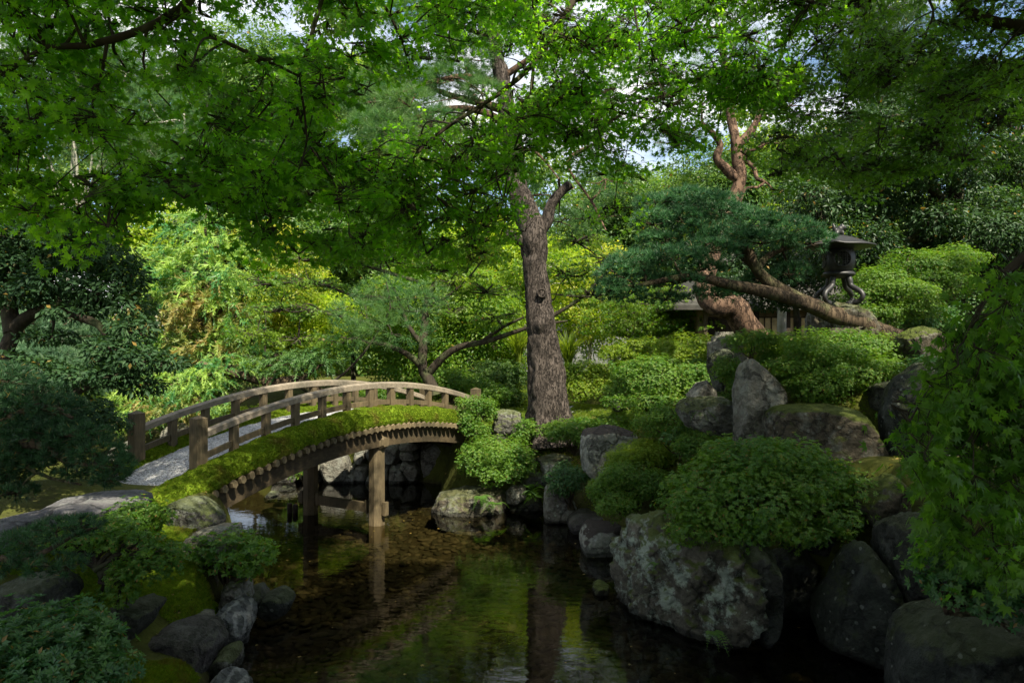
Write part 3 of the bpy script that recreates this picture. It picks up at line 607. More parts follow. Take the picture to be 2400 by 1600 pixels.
ROCKS = [
 # poly, depth, thickness, material, label, name
 ([(376,1205),(390,1180),(435,1163),(480,1168),(515,1195),(528,1220),(515,1240),(450,1250),(390,1232)], 10.6, .9, 'rock_grey', 'rounded grey boulder against the mossy end of the footbridge', 'boulder', {}),
 ([(420,1280),(445,1247),(490,1233),(560,1231),(577,1250),(570,1300),(450,1300)], 10.2, 1.0, 'rock_pale', 'pale flat-topped rock behind the bright azalea by the water', 'rock', {}),
 ([(110,1185),(150,1165),(270,1160),(345,1172),(338,1195),(240,1228),(130,1218)], 9.7, 1.5, 'slab', 'long grey stepping slab leading onto the gravel of the footbridge', 'stepping_slab', dict(rough=.05)),
 ([(-60,1232),(20,1210),(85,1215),(95,1238),(50,1275),(-60,1285)], 8.8, 1.3, 'slab', 'smaller grey stepping slab under the dark pine branches', 'stepping_slab', dict(rough=.05)),
 ([(425,1375),(440,1345),(485,1318),(508,1350),(512,1400),(505,1450),(430,1450),(418,1400)], 10.0, .7, 'rock_brown', 'brown pointed rock with a pale streak below the bright azalea', 'rock', dict(fs=.5)),
 ([(518,1380),(545,1345),(580,1352),(592,1400),(575,1455),(525,1450)], 9.9, .6, 'rock_spot', 'upright lichen-flecked rock on the bank below the bright azalea', 'rock', {}),
 ([(580,1375),(610,1368),(627,1398),(615,1435),(582,1440)], 10.3, .6, 'rock_dark', 'dark rock between the lichen-flecked rock and the round wet stone', 'rock', {}),
 ([(608,1412),(625,1385),(655,1375),(685,1383),(694,1402),(672,1440),(640,1450),(612,1440)], 10.3, .7, 'rock_blue', 'smooth oval wet stone standing alone in the shallow water', 'stone', dict(rough=.04)),
 ([(498,1445),(520,1415),(555,1406),(585,1425),(594,1462),(580,1510),(545,1530),(503,1500)], 9.35, .9, 'rock_vein', 'white-veined grey boulder at the edge of the water', 'boulder', dict(rough=.12)),
 ([(500,1545),(520,1515),(550,1508),(568,1530),(566,1580),(530,1600),(498,1590)], 8.7, .6, 'rock_grey', 'small olive stone at the water below the big purple rock', 'stone', dict(rough=.05)),
 ([(484,1610),(510,1572),(545,1580),(595,1610),(570,1680),(490,1680)], 8.0, .7, 'rock_vein', 'grey wedge of stone cut by the bottom edge of the picture', 'stone', {}),
 ([(302,1487),(350,1465),(430,1450),(500,1460),(534,1500),(524,1550),(490,1610),(420,1610),(335,1535)], 8.6, 1.1, 'rock_purple', 'big purplish grey rock lying on the moss by the water', 'boulder', dict(rough=.07)),
 ([(428,1452),(450,1434),(487,1434),(507,1455),(500,1495),(436,1490)], 9.0, .5, 'rock_pale', 'small greenish wrinkled stone between the purple and the veined rocks', 'stone', {}),
 ([(232,1425),(300,1408),(335,1402),(372,1415),(362,1455),(330,1500),(255,1500)], 8.5, .8, 'rock_dark', 'dark angular flat-topped rock beside the dark azalea', 'rock', dict(rough=.06, fs=.85)),
 ([(-40,1385),(60,1345),(140,1338),(170,1380),(160,1450),(-40,1460)], 7.8, .9, 'rock_dark', 'dark hump of rock under the low pine branches', 'rock', {}),
 # far side of the water, near the pine
 ([(1008,1190),(1025,1155),(1080,1140),(1150,1134),(1187,1150),(1188,1225),(1110,1240),(1012,1230)], 16.7, 1.4, 'rock_brown', 'wide low brown rock at the water with ferns growing on it', 'rock', {}),
 ([(1183,1152),(1200,1134),(1230,1134),(1237,1165),(1212,1185),(1185,1180)], 16.7, .5, 'rock_pale', 'small pale rounded stone between the low brown rock and the pointed rock', 'stone', {}),
 ([(1180,1178),(1262,1160),(1285,1200),(1280,1225),(1185,1222)], 16.9, .7, 'rock_dark', 'dark low stone half under the small pale stone', 'stone', {}),
 ([(1266,1170),(1282,1130),(1303,1122),(1335,1155),(1356,1190),(1354,1230),(1275,1230)], 15.8, .9, 'rock_spot', 'pointed speckled grey rock rising from the water', 'rock', dict(rough=.09)),
 ([(1216,1125),(1240,1105),(1285,1108),(1290,1135),(1225,1142)], 17.0, .6, 'rock_grey', 'flat grey ledge stone above the small pale stone', 'stone', {}),
 ([(1262,1085),(1285,1072),(1325,1085),(1340,1110),(1325,1135),(1270,1130)], 16.6, .6, 'rock_spot', 'lichen-dotted stone below the roots of the big pine', 'stone', {}),
 ([(1215,1080),(1235,1062),(1255,1070),(1260,1115),(1220,1122)], 17.2, .5, 'rock_grey', 'upright stone at the foot of the big pine, beside the round azalea', 'stone', {}),
 ([(1250,1070),(1300,1060),(1345,1070),(1350,1095),(1260,1092)], 17.4, .7, 'rock_brown', 'brown stone buried in the roots of the big pine', 'stone', {}),
 ([(1325,1212),(1345,1196),(1420,1199),(1442,1215),(1432,1260),(1335,1260)], 15.0, 1.0, 'rock_purple', 'flat stepping stone at the water, the farther of two', 'stepping_stone', dict(rough=.05, fs=.85)),
 ([(1355,1250),(1375,1221),(1460,1225),(1472,1285),(1440,1335),(1365,1320)], 13.5, 1.0, 'rock_top', 'flat-topped stone with a lichened side next to the great boulder', 'stepping_stone', dict(rough=.06, fs=.85)),
 ([(1352,1012),(1370,998),(1440,992),(1490,1004),(1498,1042),(1465,1095),(1412,1140),(1370,1125),(1356,1070)], 14.6, 1.0, 'rock_top', 'whitish boulder with a dark flat top above the stepping stones', 'boulder', dict(rough=.06, fs=.8)),
 ([(1148,1015),(1154,965),(1170,955),(1222,957),(1232,985),(1245,1025),(1225,1055),(1150,1050)], 18.3, .9, 'rock_grey', 'layered mossy boulder between the footbridge end and the big pine', 'boulder', dict(rough=.16)),
 ([(1070,1075),(1085,1062),(1120,1070),(1130,1130),(1075,1140)], 18.2, .8, 'rock_dark', 'dark stone in the bank under the end of the footbridge', 'stone', {}),
 # the great rocks around the grotto
 ([(1413,1350),(1418,1290),(1470,1205),(1508,1174),(1570,1192),(1650,1205),(1760,1240),(1803,1290),(1820,1360),(1818,1480),(1795,1560),(1700,1585),(1620,1560),(1540,1500),(1430,1430)], (11.2, 9.1), 1.5, 'rock_lichen', 'great boulder crusted with pale lichen and moss standing in the water', 'boulder', dict(sub=6, rough=.15, freq=1.6, p=14)),
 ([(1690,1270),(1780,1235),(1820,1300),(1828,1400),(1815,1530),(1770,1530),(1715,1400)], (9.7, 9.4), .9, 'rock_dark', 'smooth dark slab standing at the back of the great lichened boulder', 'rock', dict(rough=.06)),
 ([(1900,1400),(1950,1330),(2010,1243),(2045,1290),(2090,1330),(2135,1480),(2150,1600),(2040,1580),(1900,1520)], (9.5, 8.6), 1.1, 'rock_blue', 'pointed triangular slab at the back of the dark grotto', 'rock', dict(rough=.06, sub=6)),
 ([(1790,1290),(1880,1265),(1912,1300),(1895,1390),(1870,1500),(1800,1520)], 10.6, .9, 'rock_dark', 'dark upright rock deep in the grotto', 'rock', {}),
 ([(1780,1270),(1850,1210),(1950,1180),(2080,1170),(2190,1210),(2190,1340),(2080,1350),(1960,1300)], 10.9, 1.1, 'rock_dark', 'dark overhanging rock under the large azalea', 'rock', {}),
 ([(1990,1160),(2075,1103),(2150,1150),(2178,1200),(2110,1250),(2000,1230)], 9.9, .9, 'rock_moss', 'hump of rock with bright moss beside the large azalea', 'rock', {}),
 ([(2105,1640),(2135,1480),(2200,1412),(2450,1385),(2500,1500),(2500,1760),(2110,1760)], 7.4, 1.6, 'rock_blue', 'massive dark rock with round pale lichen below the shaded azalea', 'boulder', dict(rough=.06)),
 ([(2070,970),(2100,870),(2150,828),(2215,838),(2250,950),(2240,1110),(2190,1180),(2120,1160),(2078,1060)], 10.8, 1.1, 'rock_blue', 'tall smooth blue-grey rock behind the weeping maple', 'boulder', dict(rough=.06)),
 ([(2098,792),(2135,766),(2212,769),(2222,810),(2200,870),(2110,860)], 12.2, .9, 'rock_moss', 'block of mossy stone below the sunlit azalea on the slope', 'rock', {}),
 ([(1772,970),(1795,945),(1880,940),(1960,944),(2045,960),(2075,1040),(2065,1130),(1950,1130),(1800,1080),(1770,1020)], (12.0, 11.2), 1.3, 'rock_moss', 'broad flat-topped boulder hung with moss under the big azalea', 'boulder', dict(sub=6, rough=.07, fs=.85)),
 ([(1716,900),(1732,838),(1752,820),(1775,830),(1810,875),(1840,912),(1848,965),(1815,1020),(1795,1070),(1718,1070)], 12.3, .8, 'rock_pale', 'tall pale standing stone speckled with lichen', 'standing_stone', dict(rough=.07)),
 ([(1586,955),(1600,932),(1700,928),(1732,940),(1735,1000),(1700,1020),(1640,1020),(1602,995)], 13.0, 1.0, 'rock_grey', 'ledge of grey stone beside the tall standing stone', 'rock', dict(fs=.85)),
 ([(1606,925),(1632,896),(1655,889),(1680,915),(1690,945),(1615,950)], 13.4, .6, 'rock_pale', 'pale peaked stone on top of the grey ledge', 'stone', {}),
 ([(1652,845),(1668,822),(1708,815),(1734,840),(1730,930),(1675,930)], 14.6, .7, 'rock_dark', 'dark notched rock under the leaning red trunk', 'rock', {}),
 ([(1868,880),(1885,780),(1900,718),(1970,706),(2030,718),(2062,800),(2060,900)], 13.3, 1.4, 'rock_brown', 'rough brown pedestal rock carrying the bronze lantern', 'boulder', dict(rough=.12)),
 ([(2040,900),(2130,880),(2160,930),(2130,980),(2040,960)], 11.6, .8, 'rock_dark', 'dark rock wedged above the broad mossy boulder', 'rock', {}),
 ([(1430,950),(1452,910),(1475,915),(1480,960),(1440,970)], 18.5, .5, 'rock_dark', 'dark leaning stone among the azaleas on the lit slope', 'stone', {}),
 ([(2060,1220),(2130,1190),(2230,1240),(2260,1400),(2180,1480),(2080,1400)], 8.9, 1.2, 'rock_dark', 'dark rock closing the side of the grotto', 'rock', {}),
 # across the water, seen under the rail
 ([(262,1075),(275,1040),(310,1030),(330,1060),(320,1090),(270,1090)], 16.5, 1.0, 'rock_pale', 'sunlit pale stone beyond the far end post of the footbridge', 'stone', {}),
 ([(380,1010),(410,985),(445,995),(450,1040),(390,1045)], 18.0, 1.0, 'rock_pale', 'sunlit pale boulder seen through the far rail', 'boulder', {}),
 ([(500,985),(535,962),(570,985),(575,1020),(505,1020)], 20.0, 1.0, 'rock_pale', 'pale boulder across the pond behind the middle of the rail', 'boulder', {}),
 ([(645,1150),(665,1136),(690,1140),(700,1155),(650,1160)], 19.0, .6, 'rock_dark', 'little dark stone in the water behind the piers', 'stone', {}),
 ([(618,1165),(635,1150),(655,1155),(660,1175),(622,1178)], 18.3, .6, 'rock_grey', 'little grey stone in the water in the shade of the arch', 'stone', {}),
 ([(1385,1375),(1400,1362),(1428,1368),(1425,1400),(1392,1402)], 11.3, .5, 'rock_moss', 'mossy little stone in the water against the great lichened boulder', 'stone', {}),
]
for i, (poly, Y, th, mat, lab, nm, kw) in enumerate(ROCKS): rock(poly, Y, th, mat, lab, 31 + i, nm, **kw)

wall = empty('retaining_wall', (-3.0, 20.3, 0), 'rough dry-stone retaining wall in the shade under the footbridge', 'wall')
for i, (x0, y0, x1, y1) in enumerate([(752,1050,826,1140),(833,1050,858,1086),(892,1036,938,1088),(938,1052,983,1078),(938,1074,986,1135),(980,1030,1075,1145),(911,1086,956,1142),(890,1078,916,1135),
        (826,1084,838,1112),(802,1104,840,1142),(833,1086,864,1136),(860,1036,895,1082),(936,1030,985,1056),(700,1086,754,1124),(715,1112,760,1145),(955,1128,1008,1148),(1002,1126,1060,1150),(1060,1060,1098,1150),(860,1108,895,1142),(640,1085,705,1135)]):
    e = [(x0 + .15*(x1-x0), y0), (x1 - .2*(x1-x0), y0), (x1, y0 + .25*(y1-y0)), (x1, y1 - .2*(y1-y0)), (x1 - .2*(x1-x0), y1), (x0 + .2*(x1-x0), y1), (x0, y1 - .25*(y1-y0)), (x0, y0 + .2*(y1-y0))]
    V, F, c = rock_mesh(e, 20.15 + .1 * ((i * 7) % 3), .9, 200 + i, .08, .8, sub=5)
    MB().add(V, F).build('stone', M['wallstone'], wall, True)

for px, r, h, lab in ((679, .055, .21, 'short dark stake in the water, the one nearer the bank of the two'), (692, .06, .18, 'short dark stake in the water, the one nearer the piers of the two')):
    q = P(px, 1202, 16.4)
    tag(MB().tube([(q[0], q[1], -.5), (q[0], q[1], h)], [r, r], 12, smooth=False).build('water_stake', M['wood_black'], None, True, origin=(q[0], q[1], 0)), lab, 'stake', 'stakes in the pond')

# ---------------------------------------------------------------- foliage shapes
def leaf_maple(lobes=7):
    ang = {7: [0, 40, -40, 82, -82, 128, -128], 5: [0, 48, -48, 98, -98]}[lobes]
    ln = {7: [1, .93, .93, .72, .72, .42, .42], 5: [1, .85, .85, .55, .55]}[lobes]
    tips = sorted(zip(ang, ln)); pts = []
    for k, (a, l) in enumerate(tips):
        pts.append((a, l))
        if k < len(tips) - 1: pts.append(((a + tips[k+1][0]) / 2, (.40 if abs(a) < 90 else .30)))
    pts.append((180, .10))
    V = [[0, .28, .03]] + [[math.sin(math.radians(a)) * l, .28 + math.cos(math.radians(a)) * l, -.16 * l * l] for a, l in pts]
    n = len(pts); return np.array(V) / 1.28, np.array([[0, i + 2 if i + 2 <= n else 1, i + 1] for i in range(n)])
MAPLE7, MAPLE5 = leaf_maple(7), leaf_maple(5)
LEAF = (np.array([[0,0,0],[.24,.45,.07],[0,1,-.05],[-.24,.45,.07]], float), np.array([[0,1,2],[0,2,3]]))
BLADE = (np.array([[-.03,0,0],[.03,0,0],[.02,.12,.5],[0,.45,.85],[-.02,.12,.5]], float), np.array([[0,1,2],[0,2,4],[4,2,3]]))
def compose(parts):
    V, F, n = [], [], 0
    for v, f in parts: V.append(v); F.append(f + n); n += len(v)
    return np.vstack(V), np.vstack(F)
def place(t, pos, up, fwd, s):
    R = frames(np.array([up], float), np.array([fwd], float))[0]; return t[0] * s @ R.T + np.asarray(pos), t[1]
def rosette(g, n=7, tilt=.75):
    q = []
    for k in range(n):
        a = k * 2.4 + g.normal(0, .2); e = tilt * g.uniform(.4, 1.2); d = np.array([math.cos(a) * math.cos(e), math.sin(a) * math.cos(e), math.sin(e)])
        q.append(place(LEAF, d * .1, [-d[0] * math.sin(e), -d[1] * math.sin(e), 1.0], d, g.uniform(.75, 1.05)))
    return compose(q)
def tuft(g, n=16, spread=1.1, w=.052):
    V, F = [], []
    for k in range(n):
        a = k * 2.4; e = math.acos(1 - (k + .5) / n * (1 - math.cos(spread))); l = g.uniform(.75, 1.05)
        d = np.array([math.cos(a) * math.sin(e), math.sin(a) * math.sin(e), math.cos(e)]); s = norm(np.cross(d, g.normal(size=3))) * w
        V += [d * .05 - s, d * .05 + s, d * l]; F.append([3*k, 3*k+1, 3*k+2])
    return np.array(V), np.array(F)
def spray(g, n, rel, leaf, droop):
    """a flat maple spray 1 long along +Y: leaves of relative size rel on a fan of twigs"""
    q, tw = [], MB()
    for k in range(n):
        r = math.sqrt(g.random()) ; a = g.normal(0, .55); p = np.array([math.sin(a) * r * .8, r * math.cos(a), -droop * r * r * .5 + g.normal(0, .05)])
        d = norm(np.array([math.sin(a) * 1.2 + g.normal(0, .45), .9 + g.normal(0, .35), -droop * .9 - .4 + g.normal(0, .3)]))
        u = np.array([g.normal(0, .8), g.normal(0, .8) + droop * .5, .65]); q.append(place(leaf, p, u - d * (u @ d), d, rel * g.uniform(.7, 1.15)))
        if k % 4 == 0:
            m = p * .5 + [0, 0, .02]; tw.tube([np.zeros(3), m, p], [.007, .005, .003], 3, smooth=False, cap=False)
    return compose(q), (np.vstack(tw.v), np.vstack(tw.f))
def plume(g, n=46, droop=.7, w=.022):
    """an arching feathery shoot, 1 long, set with fine needles"""
    V, F = [], []
    for k in range(n):
        t = (k + .5) / n; c = np.array([0, t * (1 - .25 * droop * t), .25 * t - droop * t * t]); d = norm(np.array([g.normal(0, .8), .8, g.normal(0, .6) - droop * .6]))
        l = .26 * (1.15 - t * .7); s = norm(np.cross(d, g.normal(size=3))) * w
        V += [c - s, c + s, c + d * l]; F.append([3*k, 3*k+1, 3*k+2])
    return np.array(V), np.array(F)
g0 = RS(1)
ROS = [rosette(g0, 7), rosette(g0, 6, .6), rosette(g0, 8, .9)]
TUF = [tuft(g0, 15), tuft(g0, 13, .9), tuft(g0, 16, 1.35)]
TUF_LONG = [tuft(g0, 20, 1.2, .020), tuft(g0, 17, 1.0, .020)]
PLU = [plume(g0), plume(g0, 40, .5), plume(g0, 46, .95)]
SPR = {(l, d): [spray(g0, n, rel, t, d) for _ in range(4)] for l, n, rel, t in (('near', 34, .160, MAPLE7), ('fine', 46, .128, MAPLE5), ('far', 30, .20, MAPLE5), ('weep', 24, .235, MAPLE7)) for d in (.25, 1.0)}

def blob_pts(g, c, r, n, shell=.55, lump=.25, low=1.0, seed=0):
    """points through the outer part of a lumpy ellipsoid; low < 1 thins its underside"""
    d = rnd_dir(g, int(n * 1.6)); d = d[(d[:, 2] > -.15) | (g.random(len(d)) < low)][:n]
    k = (1 + lump * 1.6 * fbm(d * 1.9 + seed * 5.1, 3, seed)) * (shell + (1 - shell) * g.random(len(d)) ** .6)
    return c + d * r * k[:, None], norm(d / r)
def add_foliage(mb, style, g, c, r, size, cover, low=1.0, seed=0, twig=None, fit=None):
    area = math.pi * r[0] * r[2]; k = len
    if style == 'rosette':
        n = int(cover * area / (.55 * size * size)); p, nr = blob_pts(g, c, r, n, .55, .42, low, seed); p = p + nr * (size * 1.0 * np.abs(g.normal(0, 1, (len(p), 1))))
        up = norm(nr * .8 + [0, 0, .55] + g.normal(0, .25, p.shape)); f = rnd_dir(g, len(p)); sc = size * g.uniform(.75, 1.2, len(p)); w = g.integers(0, 3, len(p))
        for t in range(3): s = w == t; mb.scatter(*ROS[t], p[s], frames(up[s], f[s]), sc[s])
    elif style == 'leaf':
        n = int(cover * area / (.13 * size * size)); p, nr = blob_pts(g, c, r, n, .45, .3, low, seed)
        up = norm(nr * .55 + [0, 0, .55] + g.normal(0, .45, p.shape)); f = norm(nr + g.normal(0, .6, p.shape) - [0, 0, .3])
        mb.scatter(*LEAF, p, frames(up, f), size * g.uniform(.7, 1.3, len(p)))
    elif style in ('pad', 'needle'):
        n = int(cover * area / (.35 * size * size)); p, nr = blob_pts(g, c, r, n, .6, .28, low, seed)
        T = TUF if style == 'pad' else TUF_LONG
        up = norm(nr * .75 + [0, 0, .75 if style == 'pad' else .35] + g.normal(0, .22, p.shape)); f = rnd_dir(g, len(p)); w = g.integers(0, len(T), len(p)); sc = size * g.uniform(.8, 1.2, len(p))
        for t in range(len(T)): s = w == t; mb.scatter(*T[t], p[s], frames(up[s], f[s]), sc[s])
    elif style == 'feather':
        n = int(cover * area / (.16 * size * size)); p, nr = blob_pts(g, c, r, n, .35, .3, low, seed)
        up = norm(np.array([[0, 0, 1.0]]) + g.normal(0, .25, p.shape)); f = norm(nr * [1, 1, .4] + g.normal(0, .35, p.shape) + [0, 0, .1]); w = g.integers(0, 3, len(p)); sc = size * g.uniform(.7, 1.2, len(p))
        for t in range(3): s = w == t; mb.scatter(*PLU[t], p[s], frames(up[s], f[s]), sc[s])
    elif style[:5] == 'maple':
        kind, droop = {'maple_near': ('near', .25), 'maple_fine': ('fine', .25), 'maple_weep': ('weep', 1.0), 'maple_far': ('far', .25)}[style]
        n = int(cover * area / (.28 * size * size)) + 1; p, nr = blob_pts(g, c, r, n, .2, .3, low, seed)
        out = norm(nr * [1, 1, .3] + g.normal(0, .5, p.shape)); up = norm(np.array([[0, 0, 1.0]]) + g.normal(0, .33, p.shape) + out * (.1 if droop < .5 else .5))
        p = p - out * size * .5; w = g.integers(0, 4, len(p)); sc = size * g.uniform(.75, 1.2, len(p)); R = frames(up, out)
        if fit is not None:
            s = fit(p + R[:, :, 1] * size * .6); p, w, sc, R = p[s], w[s], sc[s], R[s]
        for t in range(4):
            s = w == t; lf, tw = SPR[(kind, droop)][t]; mb.scatter(*lf, p[s], R[s], sc[s])
            if twig is not None: twig.scatter(*tw, p[s], R[s], sc[s])
        return p
    return p

def in_poly(pts, poly):
    ins = np.zeros(len(pts), bool)
    for (ax, ay), (bx, by) in zip(poly, poly[1:] + poly[:1]):
        c = (ay > pts[:, 1]) != (by > pts[:, 1]); ins ^= c & (pts[:, 0] < (bx - ax) * (pts[:, 1] - ay) / (by - ay + 1e-9) + ax)
    return ins

def tree(name, label, cat, limbs, blobs, style, mat, bark, size, cover=3.0, group=None, low=.7, seed=1, twigs=3, twig_r=.012, base=None, rough=.12, seg=9, crown='crown', trunk='trunk', fit=None, lump_step=.25):
    """limbs: [(points, r0, r1)]; the first is the trunk. blobs: [(px, py, Y, rx px, rz px, ry m[, material])]; points and blobs in pixels at a depth, or ('w', x, y, z ...)"""
    g = RS(seed); W_ = lambda q: np.array(q[1:4], float) if q[0] == 'w' else P(*q)
    L_ = [(np.array([W_(q) for q in pts]), r0, r1) for pts, r0, r1 in limbs]
    if limbs[0][0][0][0] == 'w': L_[0][0][0, 2] = gz(*L_[0][0][0, :2]) - .25
    b0 = base if base is not None else L_[0][0][0]
    root = empty(name, b0, label, cat, group)
    allp, allr = [], []
    tm = MB()
    for i, (pts, r0, r1) in enumerate(L_):
        rr = np.array(r0) if np.ndim(r0) else np.linspace(r0, r1, len(pts)); tm.tube(pts, rr, seg if i else seg + 5, rough, seed + i, step=lump_step)
        q, qr = resample(pts, rr, .15); allp.append(q); allr.append(qr)
    allp, allr = np.vstack(allp), np.concatenate(allr)
    tm.build(trunk, M[bark], root, True)
    mbs = {}; tw = MB()
    for i, b in enumerate(blobs):
        if b[0] == 'w': c = np.array(b[1:4], float); r = np.array(b[4:7], float); bm = b[7] if len(b) > 7 else mat
        else:
            c = P(*b[:3]); r = np.array([b[3] / 1700 * b[2], b[5], b[4] / 1700 * b[2]]); bm = b[6] if len(b) > 6 else mat
        mb = mbs.setdefault(bm, MB())
        p = add_foliage(mb, style, g, c, r, size, cover * (max(.8, .36 * r[1] / r[2]) if b[0] == 'w' else 1.0), low, seed * 13 + i, tw, fit)
        if twigs and p is not None and len(p):
            d = np.linalg.norm(allp - c, axis=1); k = int(np.argmin(d + allr * 0)); hub = c - [0, 0, r[2] * .25]
            a = allp[k]; ra = min(allr[k] * .6, twig_r * 3); mid = (a + hub) / 2 + [0, 0, .10 * d[k]] + g.normal(0, .05 * d[k] + .001, 3)
            tw.tube([a, mid, hub], [ra, ra * .8, twig_r * 1.6], 6, .1, i)
            for t in p[g.integers(0, len(p), int(twigs))]:
                tw.tube([hub, (hub + t) / 2 + g.normal(0, .06 * np.linalg.norm(t - hub) + 1e-4, 3), t], [twig_r * 1.4, twig_r, twig_r * .4], 4, smooth=True, cap=False)
    for bm, mb in mbs.items():
        if mb.n: mb.build(crown, M[bm], root)
    if tw.n: tw.build('branch', M[bark], root, True)
    return root

def clear_of(polys):
    def ok(p):
        q = np.stack([1200 + 1700 * p[:, 0] / np.maximum(p[:, 1], .1), 800 - 1700 * (p[:, 2] - H) / np.maximum(p[:, 1], .1)], -1); s = p[:, 1] > 1
        k = np.zeros(len(p), bool)
        for g_ in polys: k |= in_poly(q, g_) & s
        return ~k
    return ok
def region(poly, Y, n, rpx, seed, flat=.5, holes=(), dm=.5):
    """blobs that fill an outline of the photograph through a range of depths"""
    g = RS(seed); xs, ys = [q[0] for q in poly], [q[1] for q in poly]; out = []
    while len(out) < n:
        q = np.array([[g.uniform(min(xs), max(xs)), g.uniform(min(ys), max(ys))]])
        if not in_poly(q, poly)[0] or any(in_poly(q, h)[0] for h in holes): continue
        y = g.uniform(*Y); r = rpx * g.uniform(.7, 1.3); out.append((q[0, 0], q[0, 1], y, r, r * flat, dm * g.uniform(.7, 1.3)))
    return out

# ---------------------------------------------------------------- the big pine and its neighbours
pine_l = [([(1292,1040,18),(1290,1000,18),(1282,900,18),(1272,800,18),(1262,700,18),(1255,640,18),(1252,590,18),(1250,545,18),(1228,490,18.1),(1212,440,18.2),(1206,380,18.3),(1196,300,18.3),(1180,200,18.4),(1150,60,18.6),(1130,-120,18.8)], .50, .12)]
def big_pine():
    g = RS(5); c = np.array([P(*q) for q in pine_l[0][0]])
    wpx = np.array([122, 104, 90, 76, 63, 59, 62, 62, 58, 52, 48, 43, 37, 32, 25]); rr = wpx / 2 / 1700 * 18 - .04
    root = empty('pine_tree', P(1290, 1010, 18), 'tall old pine with thick plated bark and a sawn-off limb, by the footbridge end', 'tree')
    tm = MB()
    # trunk with real plates and burls
    pts, r = resample(c, rr, .06); seg = 56; t = norm(np.gradient(pts, axis=0)); u = norm(np.cross(t, [0, 1, 0])); w = np.cross(t, u)
    a = np.linspace(0, 2 * math.pi, seg, endpoint=False); d = np.cos(a)[None, :, None] * u[:, None] + np.sin(a)[None, :, None] * w[:, None]
    V = pts[:, None] + d * r[:, None, None]; q = V.reshape(-1, 3)
    plates = np.abs(fbm(q * [7, 7, 2.6] + 3, 3, 2)) ; lump = fbm(q * 1.6, 3, 8)
    dep = (np.clip(plates * 3.2, 0, 1) * .05 + lump * .045).reshape(len(pts), seg)
    for px, py, s, h in ((1282, 745, .16, .10), (1268, 762, .13, .08), (1246, 560, .22, .09), (1300, 790, .12, .05), (1262, 880, .15, .03), (1240, 690, .1, .05), (1275, 660, .12, .04)):
        b = P(px, py, 17.7); dep += (h * np.exp(-((q - b) ** 2).sum(1) / (s * s))).reshape(len(pts), seg)
    flare = np.clip(1 - (pts[:, 2] - 1.4) / 1.3, 0, 1) ** 2
    dep += flare[:, None] * (.34 * np.maximum(0, np.cos(a * 5 + .6 + .5 * np.sin(a * 2))) ** 2)[None]
    V = pts[:, None] + d * (r[:, None] + dep)[:, :, None]
    i = np.arange(len(pts) - 1)[:, None] * seg; j = np.arange(seg)[None]; j2 = (j + 1) % seg
    tm.add(V.reshape(-1, 3), np.stack([i + j, i + j2, i + seg + j2, i + seg + j], -1).reshape(-1, 4)); tm.build('trunk', M['bark_pine'], root, True)
    lm = MB().tube([P(1262,545,18), P(1280,520,17.95), P(1292,480,17.9), P(1310,455,17.85), P(1336,432,17.8)], [.20,.15,.125,.115,.115], 14, .2, 3, step=.08); lm.build('cut_limb', M['bark_pine'], root, True)
    lm = MB().tube([P(1250,570,18), P(1225,565,17.9), P(1200,552,17.8), P(1183,546,17.75)], [.22,.15,.12,.09], 12, .25, 4, step=.08); lm.build('stub_limb', M['bark_pine'], root, True)
    kn = P(1270, 687, 17.64); m = MB().lathe((0, 0, 0), [(.001, .03), (.06, .035), (.085, .02), (.10, .06), (.13, -.04)], 18)
    q = m.v[0]; m.v[0] = np.stack([q[:, 0], -q[:, 2], q[:, 1]], -1) + kn; m.build('knot', M['bark_pine'], root, True)
    limbs = [([(1190,260,18.3),(1120,240,18.6),(1060,225,18.9),(990,200,19.3),(930,180,19.6)], .12, .03), ([(1196,300,18.3),(1130,262,18.2),(1050,255,18.0),(960,280,17.8),(880,300,17.6)], .11, .03),
             ([(1185,200,18.4),(1100,180,18.5),(1020,190,18.3),(950,215,18.0)], .10, .03), ([(1205,370,18.3),(1240,350,18.0),(1270,370,17.8),(1310,420,17.5)], .06, .015), ([(1200,320,18.3),(1250,265,18.2),(1290,240,18.0)], .07, .02),
             ([(1180,180,18.4),(1260,130,18.2),(1350,120,17.8),(1440,160,17.5)], .09, .03), ([(1160,100,18.6),(1080,60,18.8),(980,40,19)], .08, .03), ([(1345,300,18.0),(1400,330,17.8),(1330,380,17.6),(1385,470,17.4),(1420,540,17.2)], .05, .02)]
    bl = [(930,190,19.4,70,34,.9),(880,240,18.6,75,40,.9),(990,170,19.2,70,30,.9),(960,250,18.0,80,34,.9),(880,300,17.6,70,40,.8),(1060,190,18.4,75,38,.9),(1010,290,17.9,80,30,.8),(1100,140,18.5,80,40,.9),(1130,220,18.1,60,26,.7),(850,200,19.0,50,30,.8),(920,330,17.6,70,26,.8),
          (1240,310,18.9,50,26,.5),(1390,390,18.2,46,34,.6),(1245,280,18.0,60,34,.7),(1360,350,17.7,50,34,.6),(1310,520,19.0,50,30,.5),(1380,510,18.6,50,34,.6),(1420,420,17.5,60,40,.6),(1300,230,18,60,36,.7),(1240,460,19.2,36,30,.5),(1340,180,17.8,70,40,.7),(1440,160,17.6,70,40,.7),(1080,60,18.8,90,40,.9),(980,40,19,90,40,.9),(1200,40,18.6,90,50,.9)]
    mb, bm = MB(), MB(); g = RS(8)
    for k, b in enumerate(bl):
        c_ = P(*b[:3]); r_ = np.array([b[3] / 1700 * b[2], b[5], b[4] / 1700 * b[2]])
        add_foliage(mb, 'needle', g, c_, r_, .26, 6.0 if b[0] < 1150 else 2.2, .8, k)
    P_ = []
    for pts, r0, r1 in limbs:
        w_ = np.array([P(*q) for q in pts]); bm.tube(w_, np.linspace(r0, r1, len(w_)), 8, .15, 1, step=.15); P_.append(w_)
    P_ = np.vstack(P_)
